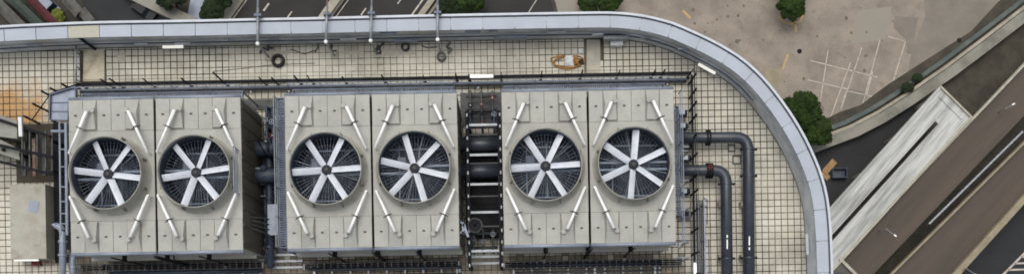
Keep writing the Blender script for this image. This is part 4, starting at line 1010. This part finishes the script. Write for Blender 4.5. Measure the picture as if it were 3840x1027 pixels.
# strip lights -----------------------------------------------------------
def batten(p, q, label, dm='lamp'):
    p = Vector(p); q = Vector(q); m_ = (p+q)/2; t = thing('strip_light', label, 'light', (m_.x,m_.y,m_.z-.1), 'white strip lights round the roof')
    MB().bar(p-Vector((0,0,.05)), q-Vector((0,0,.05)), .10, .06).build('housing', M['galv'], t)
    MB().bar(p+Vector((0,0,.02)), q+Vector((0,0,.02)), .12, .075).build('diffuser', M[dm], t)
    d = (q-p).normalized()
    for e in (p-d*.02, q+d*.02): MB().bar(e-d*.018, e+d*.018, .13, .13).build('end_cap', M['galv'], t)
    return t
def wl(px, py, h, k=.80):            # nearest point beside the parapet's inner face seen at this pixel
    ol = offs(k); i = min(range(NP), key=lambda q: math.hypot(px_of(ol[q].x, ol[q].y, RZ+h)[0]-px, px_of(ol[q].x, ol[q].y, RZ+h)[1]-py)); return Vector((ol[i].x, ol[i].y, RZ+h))
batten(wl(610,170,.5), wl(698,169,.5), 'white strip light low on the parapet left of the tyre')
t_ = batten(P(1763,288,.9), P(1848,287,.9), 'white strip light on the fence between middle and right towers')
batten(wl(2618,243,.45), wl(2690,287,.45), 'white strip light slanting along the curved parapet')
batten(P(54,973,.75), P(146,972,.75), 'white strip light along the foot of the concrete plinth')
batten(P(2606,985,1.0), P(2607,1075,1.0), 'white strip light on the fence beside the cable ladder')
batten(wl(3017,868,.6,.76), wl(3024,962,.6,.76), 'grey unlit strip light on the right parapet face', 'lip')
def wallbox(px, py, w, d, h, m, label, z=.0):
    p = P(px,py,z+h); t = thing('wall_box', label, 'box', (p.x,p.y,RZ+z)); MB().box(p.x-w/2,p.x+w/2,p.y-d/2,p.y+d/2,RZ+z,RZ+z+h-.02).build('body', M[m], t); MB().box(p.x-w/2-.015,p.x+w/2+.015,p.y-d/2-.015,p.y+d/2+.015,RZ+z+h-.018,RZ+z+h).build('lid', M[m], t); return t
wallbox(2313, 161, .55, .22, .35, 'sheet', 'white box at the parapet foot right of the orange rope')
wallbox(2310, 140, 1.1, .10, .5, 'galv', 'long pale tray against the parapet above the white box', .3)
wallbox(1915, 138, 1.5, .09, .4, 'bluegrey', 'long blue grey tray against the parapet above the tiles', .3)
wallbox(1520, 150, 1.1, .12, .3, 'bluegrey', 'blue grey tray on the parapet between two outrigger poles', .3)

# outrigger poles over the parapet ----------------------------------------
def outrigger(px, ytop, ybase, r, label, tip=None, xt=0):
    hz = PH+.28; a = P(px+xt, -190, hz); b_ = P(px, ybase-30, hz)
    foot = Vector((b_.x, b_.y, RZ)); t = thing('outrigger_pole', label, 'pole', tuple(foot), 'outrigger poles over the parapet')
    d = (a-b_)
    MB().tube([b_, b_+d*.38], r*1.15, 10).build('sleeve', M['galv'], t, smooth=True)
    MB().tube([b_+d*.34, a], r, 10, r*.75).build('boom', M[tip or 'galv'], t, smooth=True)
    MB().tube([foot, b_+Vector((0,0,.05))], .045, 8).build('upright', M['galv'], t)
    MB().tube([b_+Vector((0,-.02,-.5)), b_+d*.12], .025, 6).build('stay', M['galv'], t)
    MB().box(foot.x-.16,foot.x+.16,foot.y-.16,foot.y+.16,RZ+.013,RZ+.1).build('base_block', M['concrete'], t)
    MB().lathe([(0,.1),(.07,.07),(.09,0),(.07,-.07),(0,-.1)], tuple(b_), 12).build('clamp_ball', M['white_pipe'], t)
    c = b_+d*.3; MB().box(c.x-.16,c.x+.16,c.y-.05,c.y+.05,c.z-.26,c.z+.08).build('saddle', M['bluegrey_d'], t)
    for s in (-.11,.11): MB().tube([(c.x+s,c.y+.1,c.z-.2),(c.x+s*.4,c.y+.1,c.z+.14)], .015, 6).build('stay_bolt', M['galv'], t)
    return t
outrigger(966, 0, 195, .05, 'grey outrigger pole directly above the tyre', xt=2)
outrigger(1222, 0, 188, .045, 'rusty brown outrigger pole', 'rust', xt=12)
outrigger(1390, 0, 184, .045, 'grey outrigger pole right of the rusty one', xt=9)
outrigger(1641, 0, 180, .052, 'grey outrigger pole beside the small cable coil', xt=0)
# cables on the floor near the poles
for k, (pts, r, m, lab) in enumerate([
  ([(975,200),(985,180),(1010,190),(1000,172),(1022,182)], .05, 'steel_d', 'dark tangled cable beside the tyre'),
  ([(1090,186),(1110,192),(1140,204),(1180,190)], .025, 'cable', 'grey cable curving between tyre and rusty pole'),
  ([(1232,180),(1246,165),(1240,195),(1262,190)], .04, 'steel_d', 'dark cable tangle at the foot of the rusty pole'),
  ([(1196,182),(1186,168),(1200,160),(1182,196)], .03, 'cable', 'pale cable tangle left of the rusty pole'),
  ([(1402,196),(1420,170),(1412,200),(1428,202),(1422,178),(1440,160)], .05, 'steel_d', 'dark cable knot right of the third pole'),
  ([(1580,172),(1600,180),(1640,176)], .03, 'cable', 'short grey cable left of the fourth pole'),
  ([(1690,160),(1672,176),(1696,185),(1680,200)], .05, 'cable', 'thick grey cable above the small coil'),
  ([(800,268),(900,258),(1000,246),(1100,240),(1180,238)], .014, 'cable', 'thin pale cable slanting below the tyre')]):
    b = MB().tube(bend([P(x,y,r+.02+.01*(i%2)) for i, (x,y) in enumerate(pts)], .1, 4), r, 7); bare('loose_cable', lab, 'cable', b, M[m], smooth=True)
p = P(1043,228,.12); bare('tyre', 'black rubber tyre lying on the roof tiles', 'tyre', MB().lathe([(.17,-.06),(.19,-.1),(.28,-.11),(.31,-.06),(.31,.06),(.28,.11),(.19,.1),(.17,.06),(.18,0)], (p.x,p.y,RZ+.125), 32, True), M['rubber'])
p = P(1043,228,.12)
def coil(px, py, R_, label, m):
    p = P(px,py,.05); t = thing('cable_coil', label, 'coil', (p.x,p.y,RZ))
    for k in range(4): MB().torus((p.x+random.uniform(-.015,.015),p.y+random.uniform(-.015,.015),RZ+.045+.05*k), R_-.02*(k%2), .032, 24, 6).build('loop', M[m], t)
coil(1655, 214, .19, 'small grey cable coil below the fourth pole', 'cable')
coil(1520, 178, .17, 'faint grey cable coil at the parapet foot', 'steel_d')
# orange rope, sheet, bag
t = thing('rope_pile', 'orange rope laid in a rough loop on the roof', 'rope', tuple(P(2130,232,0)))
for k in range(3):
    pts = []
    for i in range(40):
        a = 2*pi*i/39; rr = 1+.12*sin(3*a+k*2)+.12*random.random(); pts.append(P(2128+(56-4*k)*rr*cos(a), 233-(24-3*k)*rr*sin(a), .04+.03*k))
    MB().tube(pts, .028, 6).build('rope_loop', M['orange'], t)
for k in range(5): 
    a = random.uniform(0,6); MB().tube([P(2160+random.uniform(-16,20),230+random.uniform(-16,16),.05+.03*k) for i in range(5)], .035, 6).build('rope_end', M['orange'], t)
def crumple(name, label, cat, pts, h, m, seed):
    r = random.Random(seed); N = 9; b = MB(); (x0,y0),(x1,y1) = pts
    for i in range(N+1):
        for j in range(N+1):
            e = min(i,j,N-i,N-j)/(N/2); p = P(x0+(x1-x0)*i/N+r.uniform(-1.2,1.2)+4*j/N, y0+(y1-y0)*j/N+r.uniform(-1.2,1.2), 0); b.v.append((p.x,p.y,RZ+.05+h*e**.4*r.uniform(.75,1)))
    for i in range(N):
        for j in range(N): a = i*(N+1)+j; b.f.append((a,a+1,a+N+2,a+N+1))
    n = len(b.v); b.v += [(x,y,RZ+.014) for x,y,z in b.v]; b.f += [tuple(reversed([n+q for q in f])) for f in b.f[:]]
    ed = [i*(N+1) for i in range(N+1)]
    return bare(name, label, cat, b, m)
crumple('plastic_sheet', 'white plastic sheet lying over the orange rope', 'sheet', [(2116,208),(2150,254)], .2, M['sheet'], 3)
crumple('dark_bag', 'dark bag at the right end of the orange rope', 'bag', [(2166,222),(2186,244)], .2, M['bag'], 4)
crumple('white_rag', 'small white rag left of the grey screed patch', 'rag', [(2168,184),(2184,200)], .06, M['sheet'], 5)
# low conduit across the tiles, left
t = thing('floor_pipe', 'pale pipe crossing the tiles up to the parapet at left', 'pipe', tuple(P(285,240,0)))
MB().tube([P(285,168,.5), P(285,200,.5), P(286,305,.5)], .045, 8).build('pipe', M['bluegrey'], t, smooth=True)
for y in (196, 250, 300): p = P(285,y,.5); MB().box(p.x-.03,p.x+.03,p.y-.03,p.y+.03,RZ+.013,RZ+.46).build('support', M['galv'], t)
# concrete plinth and what is on it
a, b_ = P(36,692,.95), P(174,968,.95)
bare('concrete_plinth', 'beige concrete plinth left of the cooling towers', 'plinth', MB().prism([(a.x,b_.y),(b_.x,b_.y),(b_.x,a.y),(a.x,a.y)], RZ, RZ+.95), M['concrete'])
p = [P(*q, .96)[:2] for q in [(112,748),(148,756),(138,798),(104,790)]]; bare('paper_sheet', 'pale blue sheet lying on the concrete plinth', 'sheet', MB().prism(p, RZ+.954, RZ+.966), M['cargrey'])
p = P(134,984,.25); t = thing('fire_box', 'dark red box at the foot of the concrete plinth', 'box', (p.x,p.y,RZ)); MB().box(p.x-.19,p.x+.19,p.y-.13,p.y+.13,RZ+.013,RZ+.24).build('body', M['redbox'], t); MB().box(p.x-.2,p.x+.2,p.y-.14,p.y+.14,RZ+.241,RZ+.27).build('lid', M['redbox'], t)
p = P(172,982,.2); t = thing('rusty_bracket', 'rusty bracket beside the dark red box', 'bracket', (p.x,p.y,RZ)); MB().bar(p+Vector((-.2,0,0)), p+Vector((.35,-.04,0)), .06, .06).build('arm', M['rust'], t); MB().box(p.x-.04,p.x+.04,p.y-.04,p.y+.04,RZ+.013,RZ+.18).build('post', M['rust'], t)
# air duct with dark framework, upper left of the plinth
t = thing('air_duct', 'grey sloping air duct entering from the left edge', 'duct', tuple(P(40,500,0)))
def duct(poly, h0, h1, nm, m):
    MB().prism([P(*p,h1)[:2] for p in poly], RZ+h0, RZ+h1).build(nm, m, t)
duct([(-260,370),(0,430),(64,452),(64,520),(0,512),(-260,480)], .6, 1.5, 'duct_section', M['ductgrey'])
duct([(-260,490),(0,522),(74,560),(74,600),(0,575),(-260,540)], .5, 1.25, 'duct_section', M['ductgrey'])
for a, b_ in (((-260,366),(190,512)),((-260,486),(200,590)),((-260,545),(205,655))): MB().bar(P(*a,1.55), P(*b_,1.55), .12, .16).build('side_beam', M['black'], t)
for x in (84, 112, 140, 172, 196): MB().bar(P(x,470+.3*x*.4,1.45), P(x,640,1.45), .06, .08).build('cross_bar', M['steel_d'], t)
for x, y in ((76,475),(76,580),(190,525),(196,640),(10,440),(10,560)): p = P(x,y,1.4); MB().box(p.x-.06,p.x+.06,p.y-.06,p.y+.06,RZ,RZ+1.4).build('leg', M['black'], t)
b = MB().bar(P(76,440,1.7), P(79,512,1.7), .16, .12); b.build('flange_plate', M['sheet'], t)
for x in (90, 128, 165): MB().bar(P(x,520,.9), P(x+3,660,.9), .14, .12).build('hanger_pipe', M['rust' if x == 128 else 'steel_d'], t)
# steps/grid south of the first gap
for k, (x0,y0,x1,y1,lab) in enumerate([(1022,955,1135,1000,'pale barred step frame below the first gap'),(1752,938,1872,985,'pale barred step frame below the second gap')]):
    a, b_ = P(x0,y0,.5), P(x1,y1,.5); t = thing('step_frame', lab, 'frame', (a.x,b_.y,RZ))
    for i in range(3):
        y = a.y+(b_.y-a.y)*i/2; MB().box(a.x,b_.x,y-.05,y+.05,RZ+.42,RZ+.5).build('tread', M['galv'], t)
    for x in (a.x+.03, b_.x-.03): MB().box(x-.03,x+.03,b_.y-.05,a.y+.05,RZ+.36,RZ+.418).build('stringer', M['steel_d'], t); MB().box(x-.03,x+.03,a.y-.03,a.y+.03,RZ,RZ+.36).build('leg', M['steel_d'], t); MB().box(x-.03,x+.03,b_.y-.03,b_.y+.03,RZ,RZ+.36).build('leg', M['steel_d'], t)
# south service strip: cable trays with rungs and upright white conduits
for x0, x1, y, lab in ((300,985,1004,'dark cable tray in front of the first cooling tower'),(1140,1720,1000,'dark cable tray in front of the middle cooling tower'),(1890,2560,994,'dark cable tray in front of the right cooling tower')):
    a, b_ = P(x0,y,.45), P(x1,y-.0184*(x1-x0),.45); t = thing('cable_tray', lab, 'cable tray', (a.x,a.y,RZ))
    for o_ in (-.16,.16): MB().bar(a+Vector((0,o_,0)), b_+Vector((0,o_,0)), .04, .1).build('side_rail', M['steel_d'], t)
    n = int((b_-a).length/.3)
    for i in range(n+1): p = a+(b_-a)*i/n; MB().box(p.x-.025,p.x+.025,p.y-.138,p.y+.138,p.z-.03,p.z).build('rung', M['galv'], t)
    for i in range(3): MB().tube([a+Vector((.05,-.08+.08*i,.03)), b_+Vector((-.05,-.08+.08*i,.03))], .028, 6).build('cable', M['black'], t)
    for i in range(4): p = a+(b_-a)*(i+.5)/4; MB().box(p.x-.04,p.x+.04,p.y-.17,p.y+.17,RZ+.013,RZ+.38).build('support', M['steel_d'], t)
for px, lab in ((1178,'whitish upright conduit below the middle tower left end'),(1714,'pale upright conduit below the middle tower right end'),(2456,'pale upright conduit below the right tower'),(2230,'grey upright conduit below the right tower centre')):
    a, b_ = P(px,988,.3), P(px+2,1110,.3); t = thing('surface_conduit', lab, 'conduit', (a.x,a.y,RZ)); MB().bar(a,b_,.1,.08).build('trunking', M['galv' if px != 1178 else 'sheet'], t)
    for s in (.1,.5,.9): p = a+(b_-a)*s; MB().box(p.x-.05,p.x+.05,p.y-.03,p.y+.03,RZ+.013,RZ+.26).build('clip', M['galv'], t)
